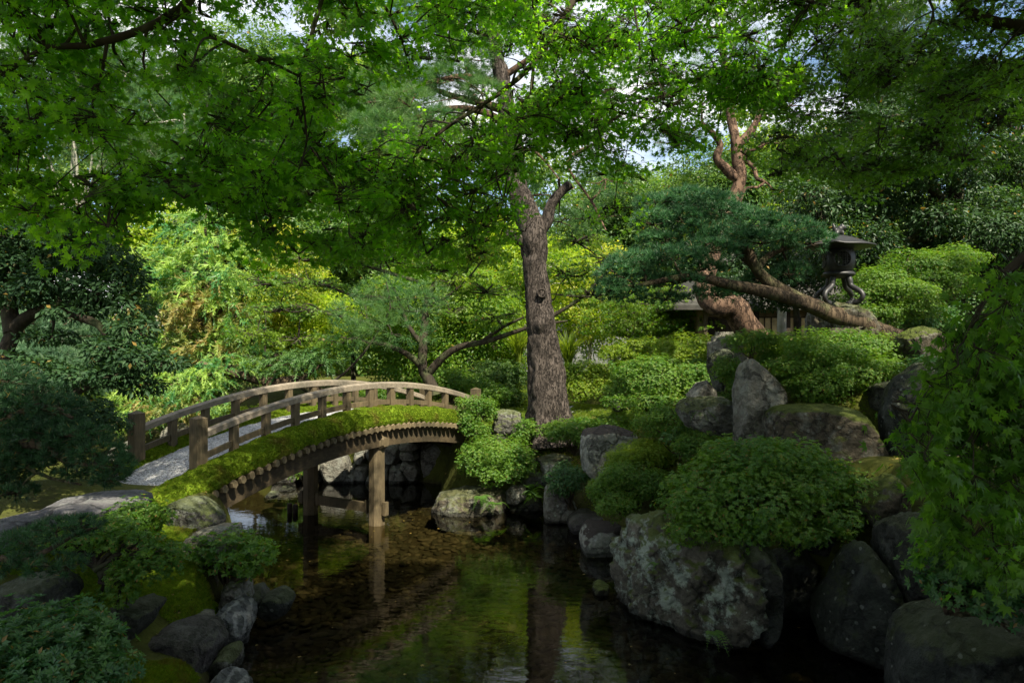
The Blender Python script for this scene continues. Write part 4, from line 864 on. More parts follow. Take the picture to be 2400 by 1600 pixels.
    for b in bl:
        c_ = P(*b[:3]); n_ = P_[np.argmin(np.linalg.norm(P_ - c_, axis=1))]; bm.tube([n_, (n_ + c_) / 2 + g.normal(0, .1, 3), c_], [.035, .025, .01], 6, .1)
        for k in range(5): e = c_ + g.normal(0, .3, 3) * [1.6, 1, .6]; bm.tube([c_, (c_ + e) / 2 + g.normal(0, .05, 3), e], [.018, .012, .006], 4)
    mb.build('crown', M['pine'], root); bm.build('branch', M['bark_red'], root, True)
big_pine()

tree('pine_tree', 'red-barked pine with an S-bent trunk behind the clipped blue pine', 'tree',
     [([(1775,800,15.6),(1755,775,15.6),(1735,745,15.5),(1722,718,15.4),(1695,722,15.4),(1668,712,15.5),(1652,680,15.8),(1660,620,16.2),(1690,540,16.8),(1715,475,17),(1735,420,17),(1728,370,17),(1722,320,17),(1712,270,17.2),(1700,180,17.4),(1690,60,17.6)], .31, .07),
      ([(1735,425,17),(1705,400,17),(1680,370,16.9),(1688,340,16.9),(1668,310,16.8),(1645,290,16.8)], .13, .05), ([(1722,345,17),(1750,320,17),(1770,290,17),(1790,240,17.1)], .12, .05), ([(1735,380,17),(1752,360,16.9),(1750,350,16.9)], .09, .06),
      ([(1768,315,17),(1790,338,16.9),(1765,352,16.8),(1752,352,16.8)], .06, .02), ([(1742,375,17),(1765,390,16.9),(1775,420,16.8),(1792,425,16.8),(1775,440,16.8),(1750,440,16.7),(1735,475,16.6)], .06, .02), ([(1790,425,16.8),(1808,440,16.8),(1815,470,16.8)], .03, .01)],
     [(1700,140,17.4,110,50,1.0),(1780,190,17.2,80,40,.8),(1640,240,16.9,70,40,.8),(1600,180,17,80,40,.8),(1790,270,17,50,26,.5),(1840,330,16.8,60,34,.6),(1650,60,17.6,120,50,1.0),(1590,330,16.8,70,36,.7),(1850,240,17.4,70,40,.8),(1800,100,17.6,90,40,.9)],
     'needle', 'pine', 'bark_red', .20, 1.2, seed=17, rough=.22, seg=12, twigs=5, lump_step=.1)

tree('clipped_pine', 'clipped blue-green pine with cloud-like pads leaning out from beside the lantern', 'tree',
     [([(2110,800,13.0),(2060,780,12.9),(2010,752,12.8),(1960,740,12.7),(1900,715,12.6),(1850,690,12.5),(1800,660,12.4),(1772,628,12.4),(1755,590,12.4),(1735,570,12.4)], .20, .06),
      ([(1930,728,12.6),(1860,702,12.3),(1780,680,12.1),(1700,665,12.0),(1650,652,11.9),(1600,650,11.8),(1540,660,11.7),(1490,670,11.6)], .13, .03), ([(1770,625,12.4),(1740,600,12.5),(1700,570,12.6),(1640,560,12.6),(1560,590,12.3)], .08, .025),
      ([(1775,630,12.4),(1800,600,12.6),(1850,580,12.7),(1900,570,12.7)], .07, .02), ([(1740,575,12.4),(1710,530,12.6),(1660,500,12.7),(1600,480,12.8)], .07, .02)],
     [(1540,480,12.9,60,24,.5),(1600,462,12.9,60,21,.5),(1655,480,12.7,70,25,.6),(1530,520,12.6,55,25,.5),(1600,515,12.6,55,27,.5),(1690,500,12.7,60,22,.5),(1545,565,12.6,55,22,.5),(1625,550,12.5,50,29,.5),
      (1760,525,12.5,80,29,.6),(1840,540,12.5,80,29,.6),(1900,565,12.5,60,24,.5),(1700,560,12.3,80,27,.6),(1790,565,12.4,90,25,.6),(1660,585,12.1,80,25,.6),(1580,605,11.9,80,24,.6),(1500,615,11.8,70,25,.5),(1450,640,11.7,50,29,.45),(1430,680,11.7,35,29,.35),(1470,690,11.8,45,22,.4),
      (1590,660,12.0,70,18,.4),(1680,690,12.3,60,15,.4),(1780,655,12.7,40,22,.3),(1850,640,12.7,40,24,.3),(1640,630,12.6,60,18,.4),(1560,700,12.2,60,12,.3),(1500,655,12.2,60,17,.4)],
     'pad', 'pine_blue', 'bark_brown', .11, 3.6, seed=23, low=.3, rough=.16, seg=12, twigs=9, twig_r=.008, lump_step=.1)

# ---------------------------------------------------------------- trees across the pond
tree('maple_tree', 'many-stemmed maple with spreading dark limbs just beyond the footbridge', 'tree',
     [([(1018,925,20.4),(1012,905,20.4),(998,878,20.4),(990,860,20.4),(992,800,20.5),(998,730,20.6),(1010,680,20.7),(1060,610,20.8),(1110,570,20.8),(1160,530,20.8)], .19, .04),
      ([(990,860,20.4),(955,830,20.2),(905,808,20),(850,800,19.8),(800,790,19.7)], .10, .02), ([(1008,870,20.4),(1040,835,20.2),(1080,812,20),(1140,800,19.8),(1200,780,19.6),(1260,762,19.4),(1330,752,19.3)], .12, .03),
      ([(1130,800,19.8),(1180,765,19.7),(1230,742,19.6),(1300,700,19.5)], .06, .02), ([(985,800,20.5),(955,760,20.6),(930,690,20.7),(900,640,20.8)], .075, .02), ([(1000,720,20.6),(1040,700,20.4),(1090,660,20.2),(1130,610,20)], .06, .02),
      ([(980,660,20.6),(880,630,20.4),(780,600,20.2),(700,590,20)], .06, .02), ([(900,700,20.4),(820,690,20.2),(740,660,20),(660,650,19.8)], .06, .02), ([(1250,765,19.4),(1360,700,19.3),(1420,640,19.3),(1470,610,19.3)], .06, .02), ([(870,760,20),(790,740,19.8),(700,720,19.6),(620,720,19.4)], .06, .02)],
     [(700,600,20,110,24,1.2),(800,580,20.3,110,26,1.2),(900,600,20.6,110,30,1.2),(1000,580,20.8,110,30,1.2),(1100,600,20.6,100,34,1.2),(640,660,19.7,100,22,1.2),(740,660,20,100,22,1.2),(660,720,19.5,100,22,1.2),(760,730,19.8,90,20,1.1),(600,780,19.3,90,22,1.0),(700,790,19.5,100,22,1.0),(800,800,19.7,80,20,1.0),
      (1060,660,20.4,80,24,1.0),(1140,680,20.2,80,24,1.0),(1160,740,19.8,80,22,1.0),(1330,640,19.5,90,26,1.1),(1420,600,19.4,90,26,1.1),(1350,560,19.8,90,28,1.1),(1460,650,19.3,80,22,1.0),(1390,690,19.3,90,20,1.0),(1130,560,20.5,90,30,1.1),(620,840,19.2,80,18,.8),(1060,730,20.2,60,20,.9)],
     'maple_far', 'maple_mid', 'bark_dark', .40, 1.6, seed=31, low=.8, rough=.1, twigs=18, twig_r=.021)
tree('pine_tree', 'young soft-needled pine standing in front of the many-stemmed maple', 'tree',
     [([(760,905,19),(800,880,18.9),(850,830,18.8),(890,770,18.8),(915,720,18.8),(905,660,18.8)], .04, .015)],
     [(910,690,18.8,90,40,.8),(860,735,18.6,90,40,.8),(960,720,18.6,80,40,.8),(920,775,18.5,100,36,.8),(830,785,18.6,70,30,.7),(1000,690,18.8,50,34,.6)],
     'needle', 'pine', 'bark_dark', .27, 1.5, seed=37, twigs=4, twig_r=.01)
tree('feathery_conifer', 'tall feathery conifer with drooping green and browning sprays, lit by the sun', 'tree',
     [([(512,900,21.5),(505,800,21.5),(500,720,21.5),(485,640,21.5),(480,560,21.6),(485,490,21.7)], .14, .03), ([(508,810,21.5),(470,760,21.3),(430,720,21.1),(400,700,21)], .07, .02), ([(500,740,21.5),(540,720,21.4),(580,730,21.3)], .05, .02), ([(495,690,21.5),(450,650,21.3),(400,610,21.1)], .05, .02)],
     [(485,510,21.6,45,44,.6),(460,570,21.4,70,44,.8),(515,570,21.4,50,44,.7),(400,610,21.1,75,46,.8),(480,640,21.2,75,46,.8,'feather'),(430,680,21,80,46,.8),(530,650,21.2,50,50,.7),(390,750,20.8,70,50,.8,'feather_brown'),(470,740,20.9,70,50,.8,'feather_brown'),(550,740,21.1,60,44,.7),(500,690,20.9,50,40,.6,'feather_brown'),(420,810,20.6,80,44,.8),(500,820,20.7,60,40,.7,'feather_brown'),(340,640,21.2,50,40,.7),(570,800,21.1,50,40,.7)],
     'feather', 'feather', 'bark_brown', 1.0, 3.6, seed=41, low=1.0, twigs=3)
tree('feathery_conifer', 'low feathery conifer with a mossy trunk lying almost flat above the far rail', 'tree',
     [([(760,935,19.2),(720,905,19),(690,892,18.9),(630,896,18.7),(570,880,18.5),(520,868,18.4),(470,850,18.3)], .20, .06), ([(640,900,18.7),(590,925,18.4),(550,950,18.2)], .09, .04), ([(700,895,18.9),(730,870,18.9),(760,850,19)], .08, .03), ([(520,868,18.4),(440,890,18.1),(380,910,17.9)], .06, .02)],
     [(480,880,18.2,60,34,.6),(420,900,18,70,36,.6),(350,920,17.8,60,34,.6),(300,950,17.6,60,36,.6),(400,950,17.7,70,36,.6,'feather_brown'),(480,940,17.8,60,34,.6),(540,850,18.5,50,26,.5),(700,850,19,80,26,.6,'pine'),(760,830,19.2,70,26,.6,'pine'),(640,850,18.8,60,24,.6,'pine'),(270,985,17.4,50,30,.5)],
     'feather', 'feather', 'bark_brown', .52, 3.4, seed=43, low=1.0, twigs=3, rough=.25, seg=12)
def crown_of(px, py, Y, w, h, n, seed, dm=1.6, rp=.34, mats=None):
    g = RS(seed); out = []
    for k in range(n):
        a, r = k * 2.4, math.sqrt((k + .5) / n); b = (px + math.cos(a) * r * w * .5, py + math.sin(a) * r * h * .5, Y + g.uniform(-1, 1) * dm * .6, w * rp * g.uniform(.7, 1.2), h * rp * g.uniform(.45, .8), dm * g.uniform(.6, 1.1))
        out.append(b + ((mats[int(g.integers(0, len(mats)))],) if mats else ()))
    return out
def far_tree(label, px, py_base, Y, crown, style, mat, bark, size, cover, seed, name='maple_tree', r=.12, lean=0, n=14, mats=None, cat='tree', dm=1.8, low=.75, group=None):
    cx, cyy, w, h = crown; g = RS(seed + 700); fx, fy = (px + cx) / 2, (py_base * .4 + (cyy + h * .3) * .6)
    limbs = [([(px, py_base, Y), ((px + fx) / 2 + lean * .2, (py_base + fy) / 2, Y), (fx, fy, Y), (cx, cyy, Y), (cx + lean * .1, cyy - h * .4, Y)], r, r * .22)]
    for k in range(6):
        ex, ey = cx + (k - 2.5) / 2.5 * w * .46, cyy - h * g.uniform(-.25, .42); sy = fy + g.uniform(-.25, .2) * h * .5; dy = g.uniform(-.6, .6) * dm
        limbs.append(([(fx + (cx - fx) * .2, sy, Y), ((fx + ex) / 2 + g.normal(0, w * .03), (sy + ey) / 2 + h * .04, Y + dy * .5), (ex, ey, Y + dy)], r * .42, r * .12))
    return tree(name, label, cat, limbs, crown_of(cx, cyy, Y, w, h, n, seed, dm, .34, mats), style, mat, 'bark_dark' if bark == 'bark_grey' else bark, size, cover * .8, seed=seed, low=low, twigs=5, twig_r=.016, group=group)
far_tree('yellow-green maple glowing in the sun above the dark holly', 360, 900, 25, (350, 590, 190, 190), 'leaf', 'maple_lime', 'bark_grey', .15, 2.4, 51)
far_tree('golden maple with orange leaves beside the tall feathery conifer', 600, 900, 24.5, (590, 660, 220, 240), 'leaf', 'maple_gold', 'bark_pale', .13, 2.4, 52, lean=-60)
far_tree('pale cloud-pruned pine half hidden behind the golden maple', 560, 850, 27, (560, 540, 150, 130), 'pad', 'pine_pale', 'bark_brown', .16, 2.6, 53, name='clipped_pine', low=.4, n=9)
far_tree('pale blue-green pruned pine seen under the dark holly', 110, 960, 17, (120, 820, 260, 200), 'pad', 'pine_pale', 'bark_brown', .13, 2.6, 54, name='clipped_pine', low=.3, n=12, dm=1.0)
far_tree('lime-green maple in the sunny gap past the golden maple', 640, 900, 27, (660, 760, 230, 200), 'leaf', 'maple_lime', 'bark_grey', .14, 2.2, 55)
far_tree('glossy-leaved evergreen behind the many-stemmed maple', 1060, 930, 26, (1040, 760, 280, 300), 'leaf', 'maple_mid', 'bark_grey', .13, 2.2, 56, name='evergreen_tree', n=18)
far_tree('light green maple behind the roofed wooden hut', 1160, 900, 31, (1150, 640, 280, 240), 'leaf', 'maple_lime', 'bark_grey', .16, 2.2, 57)
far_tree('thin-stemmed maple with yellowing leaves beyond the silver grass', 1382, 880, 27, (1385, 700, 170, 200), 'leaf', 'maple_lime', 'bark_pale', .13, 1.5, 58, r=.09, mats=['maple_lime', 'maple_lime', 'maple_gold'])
far_tree('broad green maple filling the space beneath the clipped blue pine', 1530, 900, 24, (1540, 740, 240, 130), 'maple_far', 'maple_mid', 'bark_grey', .42, 2.6, 59)
far_tree('tall green tree rising behind the fork of the big pine', 1480, 860, 36, (1470, 560, 300, 260), 'leaf', 'broad', 'bark_grey', .18, 2.2, 60, name='evergreen_tree', n=18, dm=2.5)
far_tree('sunlit pale-leaved tree behind the S-bent red pine', 1820, 760, 27, (1800, 470, 340, 300), 'leaf', 'maple_lime', 'bark_grey', .14, 1.9, 61, n=20, mats=['broad', 'maple_lime', 'broad'], name='evergreen_tree')
far_tree('tall pine with a bare straight trunk behind the yellow-green maple', 345, 900, 33, (430, 350, 280, 240), 'needle', 'pine', 'bark_pale', .30, 2.2, 62, name='pine_tree', r=.22, n=14, dm=2.4)
far_tree('tall shaggy pine high up behind the black maple bough', 150, 900, 34, (180, 200, 420, 360), 'needle', 'pine', 'bark_pale', .34, 2.2, 68, name='pine_tree', r=.22, n=18, dm=2.6)
far_tree('airy green tree crown high above the golden maple', 600, 880, 36, (590, 250, 330, 280), 'leaf', 'broad', 'bark_grey', .20, 1.8, 69, name='evergreen_tree', n=16, dm=2.6)
far_tree('tall dark conifer top against the white cloud', 2080, 700, 26, (2060, 130, 220, 300), 'needle', 'broad_dark', 'bark_dark', .26, 2.0, 63, name='conifer', r=.2, n=14, dm=1.8)
far_tree('leafy green tree between the feathery conifer and the many-stemmed maple', 830, 920, 30, (820, 640, 300, 280), 'leaf', 'broad', 'bark_grey', .17, 2.4, 64, name='evergreen_tree', n=18)
far_tree('dark tall cedar standing far behind the golden maple', 680, 900, 40, (640, 400, 260, 300), 'leaf', 'broad', 'bark_grey', .24, 2.0, 65, name='evergreen_tree', n=16, dm=2.6)
far_tree('dark evergreen added right behind the tall feathery conifer to set it off', 500, 900, 24, (500, 650, 190, 300), 'leaf', 'broad_dark', 'bark_dark', .13, 2.2, 70, name='evergreen_tree', n=14, dm=1.0)  # tree added as a dark backdrop so the lit conifer stands out
far_tree('shady evergreen behind the low feathery conifer', 420, 950, 23, (430, 860, 260, 140), 'leaf', 'broad', 'bark_dark', .12, 2.4, 66, name='evergreen_tree', n=12)
tree('slender_tree', 'slender pale-barked tree standing just beside the big pine trunk', 'tree', [([(1256,965,22),(1250,920,22),(1247,860,22),(1252,790,22),(1258,700,22),(1270,620,22)], .13, .04)], [(1290,620,22,60,30,.8),(1230,640,22,60,30,.8)], 'leaf', 'maple_mid', 'bark_pale', .12, 1.6, seed=67, twigs=3)

# dark holly-like tree over the bank
tree('holly_tree', 'dark holly tree in cloud-like layers with a bent black trunk on the bank', 'tree',
     [([('w',-6.9,9.4,1.6),(-5,880,9.4),(15,820,9.4),(40,765,9.4),(80,735,9.3),(140,720,9.2),(190,745,9.1),(230,760,9.0),(250,790,9.0)], .12, .035), ([(30,780,9.4),(20,700,9.5),(30,640,9.6),(60,590,9.7)], .11, .03), ([(130,722,9.2),(200,705,9.3),(270,700,9.3),(320,680,9.3)], .05, .02), ([(0,960,9.2),(90,925,9.0),(140,930,8.9),(210,905,8.8),(300,870,8.8)], .07, .03), ([(145,722,9.2),(130,680,9.4),(160,640,9.5)], .05, .02)],
     [(30,560,9.8,80,50,.6),(110,550,9.7,80,44,.6),(180,590,9.6,80,44,.6),(250,610,9.5,70,40,.5),(60,620,9.7,90,40,.6),(300,650,9.4,40,44,.4),(150,660,9.4,90,40,.5),(240,680,9.3,80,36,.5),(60,690,9.3,90,34,.5),(310,720,9.2,40,40,.4),(180,730,9.2,80,20,.4),(320,770,9.0,50,34,.4),(260,820,8.9,60,36,.4),(330,840,8.8,70,32,.4),(400,850,8.8,40,18,.3),(190,880,8.9,90,24,.4),(270,880,8.8,70,26,.4),(90,860,9.0,60,24,.4),(-30,650,9.7,80,90,.6),(110,510,10.0,90,40,.6),(210,540,10.0,70,40,.6),(120,790,9.3,60,18,.4),(20,850,9.3,60,30,.4),(140,910,9.0,80,26,.4),(330,905,8.9,60,22,.3),(40,930,9.2,80,30,.4)],
     'leaf', 'camellia', 'bark_dark', .075, 3.0, seed=71, low=.6, rough=.2, seg=10, twigs=6, twig_r=.008)
tree('low_pine', 'dark spreading pine with bare twigs drooping over the stepping slabs', 'tree',
     [([('w',-5.9,7.6,1.4),(-30,1060,7.6),(30,1045,7.5),(90,1040,7.4),(150,1075,7.3),(220,1090,7.2),(270,1100,7.1)], .09, .015), ([(30,1045,7.5),(60,1090,7.4),(120,1120,7.3),(190,1135,7.2)], .03, .01), ([(0,1000,7.6),(60,960,7.5),(120,950,7.4),(170,980,7.3)], .05, .015), ([(90,1040,7.4),(150,1020,7.3),(220,1030,7.2)], .03, .01)],
     [(20,890,7.7,60,34,.4),(80,930,7.6,60,34,.4),(140,960,7.5,50,32,.4),(30,960,7.6,70,36,.4),(60,1010,7.5,60,30,.4),(130,1010,7.4,60,30,.4),(190,1020,7.3,50,26,.35),(230,1060,7.2,50,28,.35),(270,1090,7.15,38,28,.3),(260,1120,7.1,36,18,.25),(20,1060,7.5,50,28,.35),(150,1060,7.4,50,20,.3),(-20,1110,7.5,50,20,.3),(40,1150,7.3,50,16,.25),(0,1010,7.7,60,40,.4),(70,1060,7.6,60,30,.4),(20,1100,7.5,60,26,.35),(110,1085,7.45,60,24,.3),(185,1105,7.35,44,18,.25),(-10,1135,7.5,50,20,.3)],
     'pad', 'pine_dark', 'bark_brown', .080, 4.0, seed=73, low=.6, twigs=12, twig_r=.006)
tree('low_pine', 'thin dark pine bough reaching over the moss beside the little azalea tree', 'tree',
     [([('w',-5.0,6.6,1.1),(-30,1330,6.6),(40,1320,6.6),(110,1290,6.5),(180,1250,6.5),(230,1235,6.5)], .04, .01), ([(60,1315,6.6),(120,1330,6.5),(170,1320,6.5)], .02, .008)],
     [(60,1270,6.6,60,26,.3),(130,1240,6.5,60,24,.3),(190,1230,6.5,45,22,.25),(20,1320,6.6,50,24,.3),(110,1320,6.5,50,20,.25),(160,1330,6.5,34,18,.2)],
     'pad', 'pine_dark', 'bark_brown', .078, 3.0, seed=74, low=.7, twigs=10, twig_r=.005)
# big evergreen behind the lantern
tree('evergreen_tree', 'great dark glossy evergreen with a black trunk behind the bronze lantern', 'tree',
     [([(2245,790,15.6),(2240,700,15.6),(2232,600,15.7),(2235,500,15.8),(2240,400,15.9),(2225,300,16),(2210,180,16)], .30, .10), ([(2235,500,15.8),(2180,440,15.6),(2110,400,15.4),(2030,380,15.2)], .12, .03), ([(2232,580,15.7),(2150,560,15.5),(2060,570,15.3),(1980,560,15.1)], .10, .03), ([(2240,420,15.9),(2300,360,15.8),(2380,330,15.7)], .12, .04), ([(2240,360,15.9),(2170,300,15.8),(2100,270,15.7)], .10, .03)],
     region([(1880,430),(1960,330),(2080,260),(2200,200),(2420,150),(2480,300),(2480,640),(2300,700),(2150,640),(2000,650),(1890,640),(1850,540)], (14.6, 17.2), 62, 85, 81, .55, dm=.8),
     'leaf', 'broad_dark', 'bark_dark', .10, 1.8, seed=81, low=.8, twigs=5, twig_r=.014, rough=.2)
tree('evergreen_tree', 'shady glossy bush-like tree hiding the tan building under the leaning pine', 'tree',
     [([(1870,800,18),(1865,720,18),(1850,640,18)], .10, .04)], region([(1680,600),(1900,560),(2000,660),(1880,700),(1800,715),(1700,690)], (17.4, 19), 16, 60, 83, .5, dm=.7), 'leaf', 'broad_dark', 'bark_dark', .10, 2.0, seed=83, twigs=3)

# ---------------------------------------------------------------- the maples overhead
def canopy(name, label, trunk_limbs, blobs, style, mat, size, cover, seed, off=(), twigs=3, twig_r=.006, fit=None):
    return tree(name, label, 'tree', trunk_limbs, list(blobs) + list(off), style, mat, 'bark_maple', size, cover, seed=seed, low=1.0, twigs=twigs, twig_r=twig_r, rough=.12, fit=fit)
def overhead(x, y, z, n, r, seed):  # unseen leaf masses above the frame, added to shade bank, bridge and water
    g = RS(seed); return [('w', g.uniform(*x), g.uniform(*y), g.uniform(*z), r * g.uniform(.7, 1.3), r * g.uniform(.7, 1.3), r * .3) for _ in range(n)]
gap1 = [(590,20),(690,-20),(705,100),(640,150),(590,90)]; gap3 = [(820,255),(880,235),(960,165),(1060,125),(1185,105),(1175,210),(1060,275),(930,320),(850,345),(805,300)]; gap4 = [(300,545),(340,470),(470,445),(500,480),(560,520),(600,600),(560,640),(300,640)]
gap5 = [(1440,480),(1560,430),(1660,320),(1720,300),(1760,470),(1600,520)]; HOLES = clear_of([gap1, [(1255,345),(1300,330),(1350,400),(1330,440),(1265,400)], gap3, gap4, gap5])
gap2 = [(1255,345),(1300,330),(1350,400),(1330,440),(1265,400)]
canopy('maple_tree', 'large-leaved maple bough hanging over the dark holly, almost black against the sky',
   [([('w',-4.6,2.6,2.1),('w',-4.3,2.8,4.0),('w',-3.4,3.6,5.8),('w',-2.4,4.4,6.5),(452,-70,4.7),(440,5,4.7),(400,35,4.7),(330,72,4.65),(200,108,4.6),(110,112,4.6),(20,165,4.6),(-60,200,4.6)], [.14,.13,.11,.08,.045,.034,.03,.026,.022,.018,.014,.009], 0),
    ([(440,8,4.7),(450,55,4.75),(530,100,4.8),(640,150,4.9),(700,178,5.0)], .022, .008), ([(575,118,4.85),(620,160,4.9),(640,210,5),(625,250,5),(580,300,5)], .012, .005), ([(345,66,4.65),(338,115,4.7),(342,180,4.7),(400,250,4.8)], .012, .004), ([(250,105,4.6),(240,165,4.6),(222,225,4.6),(218,265,4.6),(250,330,4.6),(330,420,4.6)], .012, .004), ([(700,178,5),(720,330,5.2),(690,420,5.2)], .01, .004), ([(110,112,4.6),(60,190,4.6),(70,280,4.6)], .008, .004)],
   region([(-80,-80),(620,-80),(590,60),(560,120),(640,100),(700,150),(690,210),(590,310),(560,410),(500,440),(420,460),(340,530),(270,560),(150,510),(0,470),(-80,470)], (4.1, 5.4), 70, 70, 91, .55, [gap1], .22)
   + [(60,430,4.5,60,30,.2),(180,480,4.4,60,26,.2),(270,510,4.4,50,24,.2),(350,470,4.5,50,24,.2),(460,420,4.7,50,22,.2)],
   'maple_near', 'maple', .36, 2.3, 91, fit=HOLES, off=overhead((-6, -1), (-3, 3.4), (6.6, 8.2), 26, 1.2, 92), twigs=4, twig_r=.004)
canopy('maple_tree', 'dense dark maple curtain in front of the feathery conifer and the footbridge',
   [([('w',-1.4,-2.2,2.2),('w',-1.2,-1.8,5.0),('w',-1.0,0.5,7.4),('w',-1.2,3.5,8.2),(800,-120,6.0),(760,-20,6),(720,120,5.9),(690,230,5.8),(720,330,5.8),(690,420,5.8)], [.16,.14,.11,.08,.030,.020,.016,.012,.009,.006], 0),
    ([(800,-120,6),(880,-20,6.1),(940,90,6.2),(960,170,6.3)], .02, .005), ([(700,260,5.8),(650,360,5.7),(600,440,5.6)], .01, .004), ([(715,330,5.8),(780,420,5.8),(800,520,5.8)], .01, .004)],
   region([(705,-80),(1010,-80),(1180,-60),(1190,60),(1080,110),(960,160),(880,230),(830,280),(810,380),(850,500),(820,590),(700,600),(620,570),(540,500),(480,450),(560,330),(660,230),(700,120)], (5.1, 6.5), 58, 62, 93, .55, [gap1], .25)
   + [(700,590,5.7,60,22,.2),(640,550,5.6,50,20,.2),(780,560,5.8,50,24,.2),(520,470,5.6,40,20,.2)],
   'maple_near', 'maple', .38, 2.2, 93, fit=HOLES, off=overhead((-3.5, 2), (-4, 5.5), (7.6, 9.2), 34, 1.3, 94) + overhead((-6, 0.2), (6.2, 9.6), (8.6, 10), 26, 1.2, 194), twigs=4, twig_r=.004)
canopy('maple_tree', 'bright green maple whose long bough slopes down across the big pine',
   [([('w',1.6,-2.6,2.2),('w',1.9,-1.6,5.4),('w',2.0,1.5,8.2),('w',1.6,5.0,8.6),(1370,-80,7.3),(1345,0,7.2),(1300,75,7.1),(1250,150,7),(1170,220,6.9),(1060,290,6.8),(990,345,6.7),(950,400,6.6)], [.20,.17,.13,.09,.042,.034,.030,.026,.022,.017,.013,.008], 0),
    ([(1300,75,7.1),(1400,120,7.3),(1500,160,7.5)], .02, .006), ([(1345,0,7.2),(1480,-20,7.5),(1600,60,7.8),(1680,160,8)], .03, .008), ([(1250,150,7),(1240,250,6.9),(1230,360,6.8)], .012, .004), ([(1680,160,8),(1690,260,8),(1670,350,8)], .012, .004), ([(1480,-20,7.5),(1500,140,7.4),(1470,330,7.3)], .014, .004)],
   region([(1170,-80),(1940,-80),(1850,120),(1780,230),(1740,330),(1650,290),(1580,400),(1480,460),(1390,480),(1360,400),(1330,320),(1250,290),(1205,400),(1180,540),(1100,570),(950,600),(830,570),(800,520),(820,400),(900,350),(1050,285),(1150,230),(1200,100)], (6.2, 8.2), 92, 66, 95, .5, [gap2], .35)
   + [(870,570,6.4,60,20,.25),(1000,590,6.4,60,18,.25),(1110,560,6.5,50,18,.25),(1160,520,6.6,40,22,.25)] + [(830 + 66 * (k % 6) + 20 * (k % 2), 375 + 62 * (k // 6) + 14 * (k % 3), 6.3 + .12 * (k % 5), 46, 22, .25) for k in range(18)] + [(1440,480,7.4,50,20,.25),(840,480,6.4,40,30,.25)],
   'maple_fine', 'maple', .44, 2.9, 95, fit=HOLES, off=overhead((1, 6), (-5, 5.2), (7.8, 10), 24, 1.4, 96), twigs=4, twig_r=.005)
canopy('maple_tree', 'shaded maple with arching dark boughs in front of the great evergreen',
   [([('w',6.2,3.2,2.2),('w',6.0,3.4,5.0),('w',5.4,5.2,7.6),(2520,85,7.4),(2440,66,7.5),(2340,55,7.6),(2270,25,7.7),(2210,-40,7.8)], [.18,.15,.12,.07,.062,.058,.054,.05], 0),
    ([('w',5.6,4.8,7.4),('w',5.0,6.4,8.4),(2090,-60,8),(1990,15,8),(1930,35,8),(1870,62,8),(1838,100,8),(1815,112,8)], .06, .02), ([(1835,100,8),(1825,170,8),(1830,230,8),(1860,260,8)], .014, .006), ([(1975,20,8),(1950,70,8),(1900,110,8),(1870,150,8)], .014, .005), ([(2160,-30,7.9),(2188,25,7.9),(2172,75,7.9),(2150,140,7.9),(2118,190,7.9)], .016, .006), ([(2400,60,7.5),(2330,140,7.5),(2290,230,7.5)], .012, .005)],
   region([(1830,-80),(2500,-80),(2500,380),(2360,420),(2200,380),(2060,400),(1950,420),(1860,470),(1790,430),(1800,330),(1850,260),(1800,170)], (7.0, 9.0), 70, 66, 97, .5, [[(1870,10),(2010,-10),(1985,70),(1900,80)]], .35),
   'maple_fine', 'maple_soft', .44, 2.5, 97, off=overhead((4, 11), (1, 8.5), (8.8, 11), 44, 1.5, 98) + overhead((4, 9), (-5, 2), (7, 9.5), 24, 1.4, 99), twigs=4, twig_r=.005)
canopy('weeping_maple', 'weeping maple trailing soft green fingers over the dark rocks',
   [([('w',4.6,4.4,2.2),('w',4.75,4.5,3.0),('w',4.4,4.7,3.9),('w',4.3,4.9,4.6),('w',3.95,5.0,5.1),(2480,560,5.2),(2400,600,5.2),(2320,680,5.2),(2260,800,5.2)], .10, .01), ([(2440,580,5.2),(2400,760,5.2),(2340,940,5.2)], .02, .006), ([(2400,600,5.2),(2300,760,5.3),(2200,900,5.3)], .015, .005)],
   region([(2480,580),(2400,600),(2330,640),(2260,720),(2200,830),(2140,930),(2110,1000),(2170,1100),(2180,1180),(2260,1260),(2370,1280),(2480,1250)], (4.6, 5.8), 60, 52, 101, .8, (), .25)
   + [(2130,960,5.4,26,24,.15),(2160,1060,5.3,26,26,.15),(2220,1180,5.1,34,34,.15),(2280,1250,5.0,40,28,.15),(2210,860,5.4,30,30,.15)],
   'maple_weep', 'maple_soft', .36, 2.2, 101, fit=clear_of([[(1800,500),(2250,500),(2215,780),(2140,920),(2112,1000),(2160,1120),(2170,1230),(2260,1310),(2260,1700),(1800,1700)]]), twigs=3, twig_r=.004)
tree('evergreen_tree', 'unseen tree added behind the viewer, its high crown shading the foreground', 'tree', [([('w',8.5,-5,2.3),('w',8.3,-5,8),('w',7.5,-4,13)], .3, .1)], overhead((3, 13), (-10, 1), (10.5, 14), 34, 1.9, 103), 'leaf', 'broad', 'bark_dark', .22, 1.6, seed=103, twigs=2)  # tree added out of view to cast shade on the foreground

